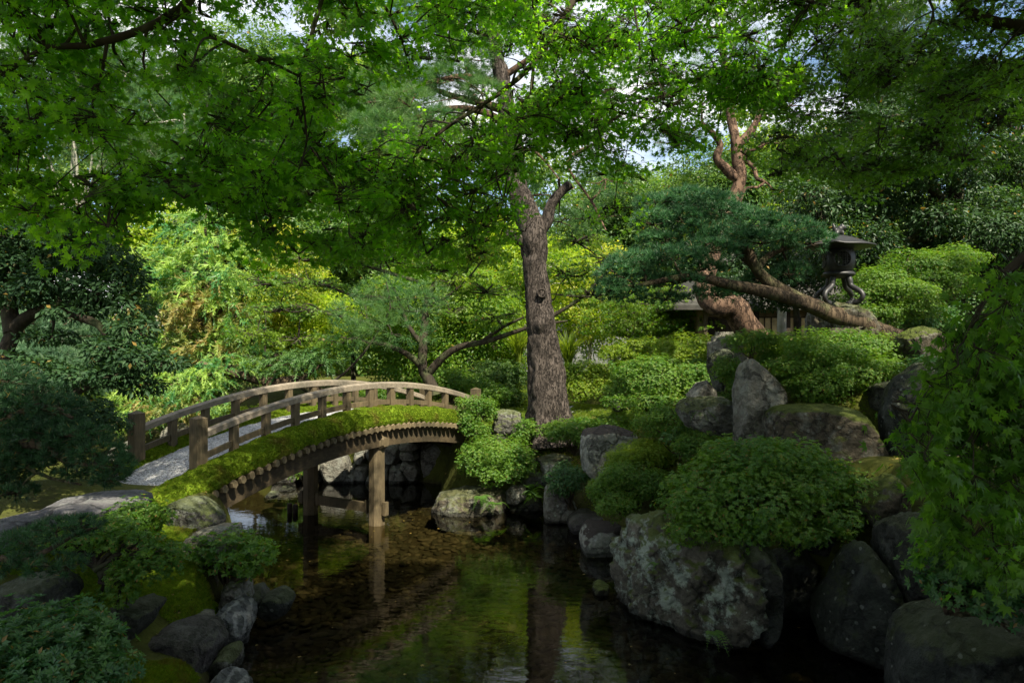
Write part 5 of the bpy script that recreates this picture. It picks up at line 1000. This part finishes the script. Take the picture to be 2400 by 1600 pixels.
# ---------------------------------------------------------------- shrubs
def shrub(label, blobs, mat, size, cover=2.6, seed=1, style='rosette', name='azalea', low=.6, stem=None, stems=5, r=.016, cat='shrub', group=None, bark='bark_brown'):
    """blobs in pixels at a depth; stems rise from the ground below"""
    size = size * (.86 if blobs[0][2] < 10.8 else .64); b0 = blobs[0]; c = P(*b0[:3]); base = stem if stem is not None else np.array([c[0], c[1], max(min(gz(c[0], c[1]), c[2] - .1), c[2] - 1.5 * b0[4] / 1700 * b0[2] - .25)])
    root = empty(name, base, label, cat, group); g = RS(seed); mb, sm = MB(), MB()
    for i, b in enumerate(blobs):
        c = P(*b[:3]); r_ = np.array([b[3] / 1700 * b[2], b[5] if len(b) > 5 else b[3] / 1700 * b[2] * .85, b[4] / 1700 * b[2]])
        p = add_foliage(mb, style, g, c, r_, size, cover * (.45 if b[2] < 10.8 else .6), low, seed * 7 + i)
        near_ = b[2] < 10.8
        for k in range(14 if near_ else 8):   # shoots and smaller lobes break the dome
            d = rnd_dir(g, 1)[0]; d[2] = abs(d[2]) * .8 - .1; f = g.uniform(.16, .40) if near_ else g.uniform(.2, .48)
            add_foliage(mb, style, g, c + d * r_ * g.uniform(.75, 1.3), r_ * f * [1, 1, .8], size * g.uniform(.8, 1.1), cover * .6, .8, seed * 7 + i + 50 * k)
        for k in range(stems):
            e = p[g.integers(0, len(p))] if len(p) else c; e = c + (e - c) * .9; m = (base + e) / 2 + g.normal(0, .1, 3) * np.linalg.norm(e - base) - [0, 0, .1 * np.linalg.norm(e - base)]
            q = base + (c - base) * .45 + g.normal(0, .04, 3); sm.tube([base + g.normal(0, .03, 3) * [1, 1, 0], q, (q + e) / 2 + g.normal(0, .05, 3), e], [r * 1.3, r, r * .7, r * .3], 5)
    mb.build('foliage', M[mat], root); sm.build('stem', M[bark], root, True); return root
SH = [
 # label, blobs (px, py, depth, rx, rz), material, leaf size, extra
 ('large dark azalea mound in the shady corner by the moss', [(90,1510,6.9,120,80),(190,1530,6.7,90,70),(30,1560,6.5,100,90),(140,1590,6.4,110,70),(240,1580,6.5,50,50)], 'azalea_dark', .078, dict(cover=3.6, low=.8)),
 ('light green azalea between the stepping slab and the boulder', [(310,1212,9.4,60,34),(350,1225,9.5,34,26),(275,1225,9.3,38,26)], 'azalea', .05, {}),
 ('bright green azalea hanging over the rocks at the water', [(540,1290,9.9,70,36),(595,1300,9.9,40,28),(490,1295,9.8,46,26),(560,1325,9.7,50,22)], 'azalea', .078, {}),
 ('small azalea trained like a bonsai with a bare bent stem', [(230,1245,8.5,90,24),(310,1270,8.5,70,24),(180,1270,8.4,60,20),(350,1330,8.4,60,30),(290,1350,8.3,40,20),(390,1300,8.5,40,24),(270,1395,8.2,50,18)], 'azalea', .046, dict(stems=6, r=.028, bark='bark_dark')),
 ('glossy azalea leaning on the end of the footbridge', [(1110,950,17.7,40,22),(1140,965,17.8,24,22),(1090,985,17.6,32,26),(1115,1010,17.5,30,20)], 'azalea', .05, {}),
 ('round clipped azalea below the footbridge end', [(1165,1062,16.8,75,40),(1120,1085,16.6,46,36),(1205,1085,16.6,44,36),(1160,1105,16.4,56,28)], 'azalea', .055, {}),
 ('low azalea sprawling round the root of the big pine', [(1350,1005,16.6,60,24),(1420,995,16.9,60,20),(1310,1020,16.4,30,18),(1380,1030,16.2,30,18)], 'azalea', .055, {}),
 ('sparse sprig of azalea climbing over the layered boulder', [(1235,1000,17.6,26,16),(1262,1012,17.5,22,14),(1225,1025,17.5,20,16)], 'azalea', .05, {}),
 ('yellow-green clipped mound beside the whitish boulder', [(1520,1062,13.7,70,28),(1470,1085,13.5,44,24),(1565,1070,13.8,40,24)], 'azalea_lime', .036, dict(cover=3.6)),
 ('rounded green azalea behind the great lichened boulder', [(1470,1120,13.0,72,36),(1420,1150,12.8,40,34),(1520,1140,12.8,50,34),(1450,1180,12.6,54,30)], 'azalea', .040, {}),
 ('little dark azalea tucked between the pointed rock and the whitish boulder', [(1338,1118,15.2,40,32),(1320,1140,15.1,26,22)], 'azalea_dark', .045, {}),
 ('brownish clipped mound next to the large azalea', [(1660,1035,12.8,55,34),(1625,1055,12.7,46,30),(1700,1045,12.6,30,26)], 'azalea', .034, dict(cover=3.4)),
 ('large azalea spreading over the grotto, full of star-like shoots', [(1800,1085,10.6,130,54),(1690,1130,10.3,100,54),(1880,1130,10.4,130,56),(1980,1140,10.4,100,44),(1780,1180,9.9,150,50),(1900,1195,10.0,110,44),(1640,1185,10.0,70,44),(1700,1230,9.7,80,34),(2060,1140,10.3,60,30),(1820,1235,9.7,90,30),(1620,1245,9.6,50,26),(1740,1265,9.5,50,20),(1860,1255,9.7,50,20),(1940,1240,9.8,50,22)], 'azalea', .050, dict(cover=2.6, low=.7, stems=4, r=.03)),
 ('big azalea on top of the broad mossy boulder', [(1930,820,12.5,110,44),(2030,815,12.6,90,36),(1900,860,12.3,70,40),(1980,870,12.1,110,44),(2080,850,12.4,60,34),(1880,905,12.1,40,30),(1930,910,11.9,70,34)], 'azalea', .042, dict(cover=3.0, stems=4, r=.025)),
 ('sunlit azalea sloping up beside the bronze lantern', [(2060,660,13.6,80,34),(2150,625,13.8,90,36),(2240,610,14.0,60,30),(2020,700,13.4,60,30),(2110,690,13.4,90,40),(2200,670,13.6,70,40),(2060,740,13.2,60,28),(2150,720,13.4,60,30)], 'azalea', .042, dict(cover=2.4, stems=5, r=.025)),
 ('small sunlit azalea at the foot of the red-barked pine', [(1815,805,13.8,40,24),(1850,815,13.9,30,22),(1780,820,13.7,30,22)], 'azalea_lime', .042, {}),
 ('green azalea draped over the top of the standing stone', [(1760,800,13.2,60,26),(1820,850,13.2,44,36),(1860,880,13.0,40,40)], 'azalea', .042, {}),
 ('loose azalea growing in front of the dark notched rock', [(1705,870,14.0,36,30),(1725,905,13.8,24,36),(1680,940,13.7,30,22)], 'azalea', .042, {}),
 ('azalea twigs lit by the sun in front of the pale peaked stone', [(1640,990,13.2,40,20),(1580,980,13.6,46,26),(1530,1000,13.9,50,26),(1610,1020,13.3,40,20)], 'azalea', .040, {}),
 ('wide azalea on the slope behind the whitish boulder', [(1540,890,16.4,90,46),(1480,910,16.6,50,46),(1600,900,16.2,60,46),(1540,945,16.0,80,36),(1640,880,16.2,40,40),(1590,960,15.6,50,26)], 'azalea', .055, dict(stems=6)),
 ('broad lime-topped azalea under the red-barked pine', [(1630,815,17.6,80,30),(1580,835,17.5,46,30),(1680,835,17.2,46,30),(1600,860,17.2,60,26)], 'azalea_lime', .055, {}),
 ('tiered azalea on thin stems at the end of the lawn', [(1500,815,20.2,60,22),(1450,830,20.1,46,18),(1540,840,20,46,24),(1470,855,20,40,18)], 'azalea_lime', .06, dict(stems=7)),
 ('little round-headed azalea tree on the lawn past the big pine', [(1368,875,20.6,46,30),(1335,890,20.5,30,28),(1400,895,20.4,36,28),(1365,915,20.3,46,24)], 'azalea_lime', .06, dict(stems=5)),
 ('low azalea hedge behind the far end of the rail', [(1060,890,22,60,24),(1110,905,21.8,50,26),(1030,910,22,40,22),(1150,925,21.5,40,22)], 'azalea', .07, {}),
 ('glossy bush with loose twigs next to the slender pale tree', [(1150,880,23.4,50,40),(1195,895,23.2,36,44),(1130,920,23,40,30),(1190,930,22.8,30,30)], 'broad', .08, {}),
 ('sunlit yellow bush beyond the far end post of the footbridge', [(200,940,18.6,44,18),(230,955,18.4,34,16),(170,955,18.5,30,14)], 'azalea_lime', .06, {}),
 ('shaded azalea beneath the weeping maple', [(2240,1300,6.0,70,44),(2330,1320,5.9,80,50),(2190,1330,6.0,56,36),(2280,1370,5.8,90,44),(2380,1380,5.7,70,56),(2340,1415,5.7,60,30)], 'azalea_dark', .065, dict(low=.8)),
 ('mossy green bush at the top of the grotto behind the weeping maple', [(2190,900,11.4,46,34),(2160,860,11.6,40,24)], 'azalea_dark', .045, {}),
 ('shady bush in front of the tan building', [(2120,740,15,80,36),(2200,760,15,60,36),(2280,740,15.4,70,50)], 'azalea_dark', .06, {}),
 ('green bush at the water under the arch of the footbridge', [(712,1085,19,30,16),(690,1105,18.9,24,14)], 'azalea', .06, {}),
 ('lime bush on the far bank in front of the roofed wooden hut', [(1120,860,26,60,24),(1050,845,26,50,24),(1180,850,26,40,24)], 'azalea_lime', .09, {}),
 ('bank of azalea behind the mossy end of the far rail', [(880,935,22,60,26),(800,950,21.5,60,26),(950,930,22.4,50,24),(730,955,21,50,24)], 'azalea', .07, {}),
 ('low bush among the pale stones behind the far rail', [(470,985,18.8,40,20),(600,975,20,50,22),(420,975,18.6,40,18),(540,970,19.6,40,18)], 'azalea_lime', .07, {}),
 ('low lime azalea along the edge of the lit slope', [(1440,890,21.5,50,22),(1500,875,22,50,22),(1420,870,22,30,18)], 'azalea_lime', .065, {}),
]
for i, (lab, bl, mat, size, kw) in enumerate(SH): shrub(lab, bl, mat, size, seed=301 + i, **kw)

shrub('shaded undergrowth of glossy bushes under the dark holly', [(60,985,11.5,110,40),(170,975,11.8,80,40),(-20,1000,11,90,50),(110,1030,11.2,110,40),(240,1000,12.2,50,34)], 'camellia', .07, 2.6, seed=391, name='bush')
shrub('sunny bushes on the far bank beyond the stepping slabs', [(60,900,20,120,40),(180,905,20,90,40),(-60,880,20,100,50),(300,930,20,90,40),(300,985,19,80,30)], 'azalea', .09, 2.4, seed=392, name='bush')
# grass-like plants, ferns and bamboo grass
def tussock(label, base, n, h, seed, mat='grassy', name='ornamental_grass', spread=.9):
    g = RS(seed); root = empty(name, base, label, 'grass plant'); V, F = [], []
    for k in range(n):
        a = g.uniform(0, 6.28); l = h * g.uniform(.6, 1.1); d = np.array([math.cos(a), math.sin(a), 0]); s = np.array([-d[1], d[0], 0]) * .012 * h / .8; e = spread * g.uniform(.2, 1); b = np.asarray(base) + d * .08 * g.random(); r = []
        for t in (0, .3, .6, .85, 1): r.append(b + d * l * e * t * t * .8 + np.array([0, 0, l * (t - .38 * e * t ** 3)]))
        o = len(V)
        for t in range(4): V += [r[t] - s * (1 - t * .2), r[t] + s * (1 - t * .2)]
        V.append(r[4]); F += [[o, o+1, o+3], [o, o+3, o+2], [o+2, o+3, o+5], [o+2, o+5, o+4], [o+4, o+5, o+7], [o+4, o+7, o+6], [o+6, o+7, o+8]]
    MB().add(V, F).build('foliage', M[mat], root)
tussock('tall silver grass arching beside the big pine, on the lawn side', P(1332,868,24), 240, 1.5, 1)
tussock('tall silver grass arching between the roofed hut and the big pine', P(1215,850,25), 200, 1.5, 2)
tussock('thin tuft of grass at the back of the great lichened boulder', P(1600,1215,10.9), 120, .34, 3, spread=1.2)
tussock('dark tuft of grass in the cleft behind the large azalea', P(2075,1075,11.2), 90, .35, 4, mat='fern', spread=1.3)
for i, (px, py, Y, h) in enumerate(((445,1240,10.2,.10),(405,1240,10.1,.12),(545,1258,9.9,.12),(625,1350,10.2,.14),(500,1440,9.6,.12))):
    tussock(('few blades of grass in front of the rounded grey boulder', 'short blades of grass at the foot of the rounded grey boulder', 'blades of grass beside the pale flat-topped rock', 'blades of grass at the water under the bright azalea', 'grass sprouting between the brown and veined rocks')[i], P(px, py, Y), 26, h, 10 + i)
def fern(label, base, n, l, seed, toward=(0, -1, 0)):
    g = RS(seed); root = empty('fern', base, label, 'fern'); mb, st = MB(), MB()
    for k in range(n):
        a = g.normal(0, .9); d0 = np.array(toward, float); d = norm(np.array([d0[0]*math.cos(a)-d0[1]*math.sin(a), d0[0]*math.sin(a)+d0[1]*math.cos(a), 0])); s = np.array([-d[1], d[0], 0]); L_ = l * g.uniform(.6, 1.1)
        c = [np.asarray(base) + d * L_ * t + np.array([0, 0, L_ * (.7 * t - 1.1 * t * t)]) for t in np.linspace(0, 1, 14)]; st.tube(c[::3], [.004, .002], 3) if False else st.tube([c[0], c[6], c[13]], [.004, .003, .0015], 4)
        for t in range(2, 14):
            for e in (-1, 1): mb.scatter(*LEAF, [c[t]], frames(np.array([[0, 0, 1.0]]) + d * .3, [s * e + d * .35]), [L_ * .30 * (1.05 - t / 14)])
    mb.build('foliage', M['fern'], root); st.build('stem', M['fern'], root)
fern('small fern hanging from the great lichened boulder just above the water', P(1668,1480,9.0), 6, .34, 1)
fern('fern on the wide low brown rock by the pond', P(1125,1165,16.0), 10, .45, 2)
fern('fern with pale fronds at the water edge of the wide low brown rock', P(1165,1180,16.0), 8, .40, 3)
fern('tiny fern low on the mossy side of the great lichened boulder', P(1540,1320,9.9), 5, .2, 4)
fern('fern sprouting from the shaded ledge next to the standing stone', P(1640,965,12.7), 6, .35, 5)
g = RS(44); root = empty('bamboo_grass', P(1228,1180,16.2), 'dwarf bamboo with long pointed leaves by the small pale stone', 'plant'); mb, st = MB(), MB()
for k in range(5):
    b = P(1228, 1180, 16.2); t = b + [g.normal(0, .14), g.normal(0, .1), g.uniform(.2, .45)]; st.tube([b, (b + t) / 2 + g.normal(0, .03, 3), t], [.006, .005, .003], 4)
    d = norm(np.stack([g.normal(0, 1, 8), g.normal(0, .7, 8), g.normal(-.1, .4, 8)], -1)); mb.scatter(LEAF[0] * [.55, 1, 1], LEAF[1], np.repeat(t[None], 8, 0) - [0, 0, .03] * g.random((8, 1)) * 3, frames(np.array([[0, 0, 1.0]]) + g.normal(0, .3, (8, 3)), d), g.uniform(.16, .28, 8))
mb.build('foliage', M['fern'], root); st.build('stem', M['fern'], root)
shrub('broad-leaved aucuba with drooping leaves above the brownish clipped mound', [(1600,1020,13.2,34,16),(1575,1030,13.1,26,14),(1630,1030,13.1,26,14)], 'azalea_dark', .09, 1.8, seed=390, name='aucuba')

# ---------------------------------------------------------------- bronze lantern on its rock
LP = P(1966, 712, 12.9)
lan = empty('bronze_lantern', LP, 'dark bronze garden lantern with a wide hat roof and curling legs on a rock', 'lantern')
zc = LP[2] + .78
m = MB()
hat, nn = [], 48
prof = [(.001,.20),(.06,.20),(.12,.185),(.22,.155),(.33,.11),(.44,.06),(.53,.022),(.60,.0),(.605,-.02),(.55,-.03),(.3,-.05),(.10,-.055),(.001,-.055)]
a = np.linspace(0, 2*math.pi, nn, endpoint=False); V = []
for r, z in prof:
    k = 1 + .07 * np.maximum(0, np.cos(3 * a)) ** 6 * (r / .6) ; V.append(np.stack([r * k * np.cos(a), r * k * np.sin(a), z + .03 * np.maximum(0, np.cos(3 * a)) ** 6 * (r / .6) ** 2], -1))
V = np.array(V); i = np.arange(len(prof) - 1)[:, None] * nn; j = np.arange(nn)[None]; j2 = (j + 1) % nn
m.add(V.reshape(-1, 3) + [LP[0], LP[1], zc + .24], np.stack([i + j, i + j2, i + nn + j2, i + nn + j], -1).reshape(-1, 4)); m.build('roof', M['iron'], lan, True)
# fire box: a barrel with round openings you can see through
seg, rows = 96, 40; zz = np.linspace(-.22, .22, rows); R_ = .275 * np.sqrt(1 - (zz / .36) ** 2); a = np.linspace(0, 2 * math.pi, seg, endpoint=False); wins = [math.radians(q) for q in (-100, -10, 80, 170)]
def barrel(off):
    V = np.stack([(R_[:, None] - off) * np.cos(a), (R_[:, None] - off) * np.sin(a), np.repeat(zz[:, None], seg, 1)], -1); F = []
    for r in range(rows - 1):
        for s in range(seg):
            am = a[s] + math.pi / seg; zm = (zz[r] + zz[r+1]) / 2
            if any((((am - w + math.pi) % (2*math.pi) - math.pi) * .26) ** 2 + zm ** 2 < .135 ** 2 for w in wins): continue
            F.append([r*seg + s, r*seg + (s+1) % seg, (r+1)*seg + (s+1) % seg, (r+1)*seg + s])
    return V.reshape(-1, 3) + [LP[0], LP[1], zc], np.array(F)
m = MB().add(*barrel(0)).add(*barrel(.022)); fb = m.build('fire_box', M['iron'], lan, True)
for w in wins:
    n_ = np.array([math.cos(w), math.sin(w), 0]); s_ = np.array([-n_[1], n_[0], 0]); c = np.array([LP[0], LP[1], zc]) + n_ * .262
    q = np.linspace(0, 2 * math.pi, 25); m = MB().tube([c + s_ * math.cos(t) * .138 + np.array([0, 0, math.sin(t) * .138]) - n_ * .03 * math.cos(t) ** 2 for t in q], [.014] * 25, 6, smooth=False, cap=False)
    for o in (-.075, -.05, .0, .05, .075)[::2] + (-.045, .045):
        h = math.sqrt(max(.138 ** 2 - o * o, 0)); m.tube([c + s_ * o - [0, 0, h] - n_ * .012, c + s_ * o + [0, 0, h] - n_ * .012], [.006, .006], 5, smooth=False); m.tube([c + np.array([0, 0, o]) - s_ * h - n_ * .03, c + np.array([0, 0, o]) - n_ * .008, c + np.array([0, 0, o]) + s_ * h - n_ * .03], [.006] * 3, 5)
    m.build('lattice_window', M['iron'], lan, True)
MB().lathe((LP[0], LP[1], zc - .29), [(.001,.075),(.24,.075),(.27,.05),(.27,.02),(.245,.0),(.20,-.03),(.001,-.03)], 40).build('ring_base', M['iron'], lan, True)
for k in range(4):
    w = math.radians(35 + 90 * k); d = np.array([math.cos(w), math.sin(w), 0]); c = np.array([LP[0], LP[1], 0])
    MB().tube([c + d * r + [0, 0, LP[2] + z] for r, z in ((.17,.48),(.20,.40),(.22,.32),(.30,.26),(.40,.20),(.44,.12),(.40,.05),(.33,.01),(.27,.02))], [.055,.055,.05,.048,.045,.042,.04,.045,.035], 12, .06, k).build('leg', M['iron'], lan, True)
# little guardian animal on the roof
m = MB(); tv, tf = ICO[2]; b = np.array([LP[0], LP[1], zc + .44])
for x, y, z, rx, ry, rz in ((0,0,.07,.085,.055,.065),(.06,-.01,.14,.055,.05,.05),(.10,-.015,.13,.03,.035,.026),(-.085,0,.12,.03,.04,.07),(-.10,0,.17,.02,.025,.05),(.06,-.035,.03,.022,.022,.05),(.06,.035,.03,.022,.022,.05),(-.05,-.04,.03,.04,.025,.035),(-.05,.04,.03,.04,.025,.035),(.045,-.035,.185,.015,.012,.022),(.045,.03,.185,.015,.012,.022),(.02,0,.11,.06,.06,.06)):
    m.add(tv * [rx, ry, rz] + b + [x, y, z], tf)
o = m.build('finial', M['iron'], lan, True); rm = o.modifiers.new('one_body', 'REMESH'); rm.mode = 'VOXEL'; rm.voxel_size = .012; rm.use_smooth_shade = True

# ---------------------------------------------------------------- tea house behind the slope, hut, garden wall
HX0, HX1, HY = P(1640, 0, 22)[0], P(2500, 0, 22)[0], 22.0; zf, ze = 2.9, 4.95
hs_ = empty('tea_house', ((HX0 + HX1) / 2, HY, zf), 'low wooden tea house with paper screens half hidden behind the slope', 'house')
MB().box(((HX0 + HX1) / 2, HY + 2.2, (zf + ze) / 2), (HX1 - HX0) / 2, 2.0, (ze - zf) / 2).build('wall', M['plaster_warm'], hs_)
MB().box(((HX0 + HX1) / 2, HY + .6, zf - .1), (HX1 - HX0) / 2 + .3, 1.2, .08).build('veranda', M['wood_black'], hs_)
rz_ = MB(); x0, x1 = HX0 - .9, HX1 + .9
V = [(x0, HY - .5, ze), (x1, HY - .5, ze), (x1 - 2.5, HY + 2.4, ze + 1.9), (x0 + 2.5, HY + 2.4, ze + 1.9), (x0, HY + 5.6, ze), (x1, HY + 5.6, ze)]; V = V + [(p[0], p[1], p[2] - .14) for p in V]
rz_.add(V, [[0,1,2,3],[3,2,5,4],[0,1,7,6],[1,5,11,7],[5,4,10,11],[4,0,6,10],[6,7,8,9],[9,8,11,10]]).add(V, [[1,5,2],[0,3,4],[7,8,11],[6,10,9]]); rz_.build('roof', M['shingle'], hs_)
for k, px in enumerate((1652, 1772, 1845, 1912, 1980, 2060, 2140, 2230, 2330)):
    x = P(px, 0, 22)[0]; MB().box((x, HY - .05, (zf + ze) / 2), .06, .06, (ze - zf) / 2).build('post', M['wood_black'] if k else M['wood'], hs_)
for pa, pb_ in ((1778, 1842), (1850, 1908), (1918, 1976), (1660, 1768)):
    xa, xb = P(pa, 0, 22)[0], P(pb_, 0, 22)[0]; dark = pa == 1660
    f = MB(); y = HY + .1; z0, z1 = zf + .02, ze - .35
    for x in np.linspace(xa, xb, 5): f.box((x, y - .025, (z0 + z1) / 2), .014, .015, (z1 - z0) / 2)
    for z in np.linspace(z0, z1, 4): f.box(((xa + xb) / 2, y - .02, z), (xb - xa) / 2, .012, .016)
    fr_ = f.build('screen_frame', M['wood_black'], hs_); MB().box(((xa + xb) / 2, y, (z0 + z1) / 2), (xb - xa) / 2, .008, (z1 - z0) / 2).build('paper', M['paper'] if not dark else M['wood_black'], fr_)
q0 = P(1833, 800, 20.5); tree('slender_tree', 'straight pale trunk in front of the paper screens of the tea house', 'tree', [([(1833,830,20.5),(1832,770,20.5),(1834,700,20.5),(1838,620,20.6)], .14, .10)], [(1850,620,20.6,60,26,.7),(1800,640,20.6,60,26,.7)], 'leaf', 'broad_dark', 'bark_pale', .12, 1.6, seed=120, twigs=3, rough=.08)
hx, hy, hz = P(1165, 0, 29)[0], 29.0, P(0, 830, 29)[2]
hut = empty('wooden_hut', (hx, hy, hz - .4), 'small wooden hut with a ribbed grey roof seen under the maple limb', 'hut')
zt = P(0, 778, 29)[2]; w = .78
MB().add([(hx-w,hy-w,zt-.05),(hx+w,hy-w,zt-.05),(hx+w,hy+w,zt-.05),(hx-w,hy+w,zt-.05),(hx-.12,hy,zt+.42),(hx+.12,hy,zt+.42)], [[0,1,5,4],[2,3,4,5]]).add([(hx-w,hy-w,zt-.05),(hx+w,hy-w,zt-.05),(hx+w,hy+w,zt-.05),(hx-w,hy+w,zt-.05),(hx-.12,hy,zt+.42),(hx+.12,hy,zt+.42)], [[1,2,5],[3,0,4]]).build('roof', M['tile'], hut)
for k in range(9):
    x = hx - w + .1 + k * (2*w - .2) / 8; t = .12 + (hx - x) * -.12 / w
    MB().tube([(x, hy - w - .03, zt - .03), (hx + (x - hx) * .16, hy - .02, zt + .44)], [.022, .022], 6, smooth=False).build('roof_batten', M['shingle'], hut)
for sx_ in (-1, 1):
    for sy_ in (-1, 1): MB().box((hx + sx_ * .55, hy + sy_ * .55, (zt + hz - .5) / 2), .055, .055, (zt - hz + .4) / 2).build('post', M['wood'] if sx_ < 0 else M['plaster'], hut)
MB().box((hx - .1, hy - .5, (zt + hz) / 2 - .15), .38, .03, (zt - hz) / 2 + .2).build('panel', M['wood_black'], hut)
gw = empty('garden_wall', (1, 36, 3), 'white plastered garden wall with dark tiles glimpsed behind the trees', 'wall')
MB().box((4.2, 36, 3.3), 3.8, .18, 1.1).build('plaster', M['plaster'], gw)
MB().add([(.3,35.6,4.4),(8.1,35.6,4.4),(8.1,36,4.75),(.3,36,4.75),(8.1,36.4,4.4),(.3,36.4,4.4)], [[0,1,2,3],[3,2,4,5]]).build('tile_coping', M['tile'], gw)
sl = empty('stone_post', P(1103, 872, 25.5), 'pale stone marker post among the bushes across the lawn', 'stone post')
b = P(1103, 872, 25.5); MB().add([b + [x * r, y * r, z] for r, z in ((.12, -.3), (.12, .45), (.05, .62)) for x, y in ((-1,-1),(1,-1),(1,1),(-1,1))], [[0,1,5,4],[1,2,6,5],[2,3,7,6],[3,0,4,7],[4,5,9,8],[5,6,10,9],[6,7,11,10],[7,4,8,11],[8,9,10,11]]).build('shaft', M['plaster'], sl)
bs = empty('stone_basin', P(1705, 815, 16.4), 'round stepped stone pedestal under the leaning red trunk', 'pedestal')
c = P(1705, 815, 16.4); MB().lathe(c, [(.001,.36),(.26,.36),(.28,.33),(.28,.27),(.34,.26),(.36,.22),(.36,.15),(.43,.14),(.45,.1),(.45,-.3)], 32).build('pedestal', M['wallstone'], bs, True)

# ---------------------------------------------------------------- ground cover and the far wood
g = RS(77)
def cover(name, label, n, xr, yr, ok, mat, size, t=TUFT):
    x, y = g.uniform(*xr, n), g.uniform(*yr, n); k = ok(x, y); x, y = x[k], y[k]; z = ground(x, y); k = z > .12; x, y, z = x[k], y[k], z[k]; c = len(x)
    up = norm(np.stack([g.normal(0, .15, c), g.normal(0, .15, c), np.ones(c)], -1))
    tag(MB().scatter(*t, np.stack([x, y, z - .005], -1), frames(up, rnd_dir(g, c)), size * g.uniform(.6, 1.3, c)).build(name, M[mat]), label, None, kind='stuff')
nz = lambda x, y, s, th: fbm(np.stack([x * s, y * s, x * 0 + 3], -1), 3, 12) > th
cover('moss', 'cushions of moss on the bank', 110000, (-7, -2.8), (6.2, 11), lambda x, y: nz(x, y, 1.2, -.12) & ~((y > 9.3) & (y < 11.8) & (x < -5.6)), 'moss', .036)
cover('grass', 'sunlit grass on the lawn behind the big pine', 50000, (-1.5, 8), (18.6, 29), lambda x, y: nz(x, y, .6, -.35), 'grassy', .075)
cover('moss', 'moss and litter on the rocky slope', 50000, (0.3, 9.5), (10.5, 19), lambda x, y: nz(x, y, 1.0, .02), 'moss', .035)
mb = MB(); V = []
for t in np.linspace(0, 1, 30):
    x = 1.4 + 8 * t; y = 20.6 + .8 * math.sin(t * 3)
    for n in (-.45, -.2, 0, .2, .45): V.append((x, y + n, gz(x, y + n) + .02))
i = (np.arange(29)[:, None] * 5 + np.arange(4)[None]).ravel()
tag(mb.add(V, np.stack([i, i + 1, i + 6, i + 5], -1)).build('garden_path', gravel, None, True), kind='structure')

g = RS(88); k = 420; x = g.uniform(-5, 5, k); y = g.uniform(7.5, 17, k); s_ = (pond_dist(x, y) < -.1) & (g.random(k) < np.clip(np.exp(pond_dist(x, y) * 1.1) + .12, 0, 1)); x, y = x[s_], y[s_]; k = len(x)
litter = leaf_mat('fallen_leaf', (.10, .085, .02), (.26, .17, .04), trans=.2, scale=3.0)
tag(MB().scatter(*MAPLE5, np.stack([x, y, np.full(k, .006)], -1), frames(np.array([[0, 0, 1.0]]) + g.normal(0, .05, (k, 3)), rnd_dir(g, k) * [1, 1, 0]), g.uniform(.03, .07, k)).build('floating_leaves', litter), 'fallen leaves floating on the pond', None, kind='stuff')
x, y = np.concatenate([g.normal(1.3, 1.1, 2500), g.uniform(-6, 6, 2500)]), np.concatenate([g.normal(17.4, .9, 2500), g.uniform(7, 19, 2500)]); z = ground(x, y); s_ = z > .1; x, y, z = x[s_], y[s_], z[s_]; k = len(x)
tag(MB().scatter(*LEAF, np.stack([x, y, z + .012], -1), frames(np.array([[0, 0, 1.0]]) + g.normal(0, .25, (k, 3)), rnd_dir(g, k)), g.uniform(.03, .08, k)).build('leaf_litter', litter), 'brown leaf litter on the ground', None, kind='stuff')
mb = MB(); g = RS(131)
for k in range(150):
    y = g.uniform(38, 62); px = g.uniform(-500, 2900); zmax = 16 + 6 * vnoise(np.array([[px / 260, 3.1, 0]]), 4)[0] + (5 if px < 900 else 0); hgt = g.random() ** .8 * zmax
    c = np.array([(px - 1200) / 1700 * y, y, 3 + hgt]); r = np.array([2.6, 2.0, 1.7]) * g.uniform(.7, 1.3)
    add_foliage(mb, 'leaf', g, c, r, .34, 2.0, 1.0, k)
for k in range(90):
    y = g.uniform(40, 66); px = g.uniform(-500, 2900); c = np.array([(px - 1200) / 1700 * y, y, 2.5 + g.uniform(0, 5)])
    add_foliage(mb, 'leaf', g, c, np.array([3.0, 2.0, 1.9]) * g.uniform(.8, 1.3), .34, 2.2, 1.0, 200 + k)
tag(mb.build('forest', M['forest']), 'far wood closing the garden behind all other trees', None, kind='stuff')
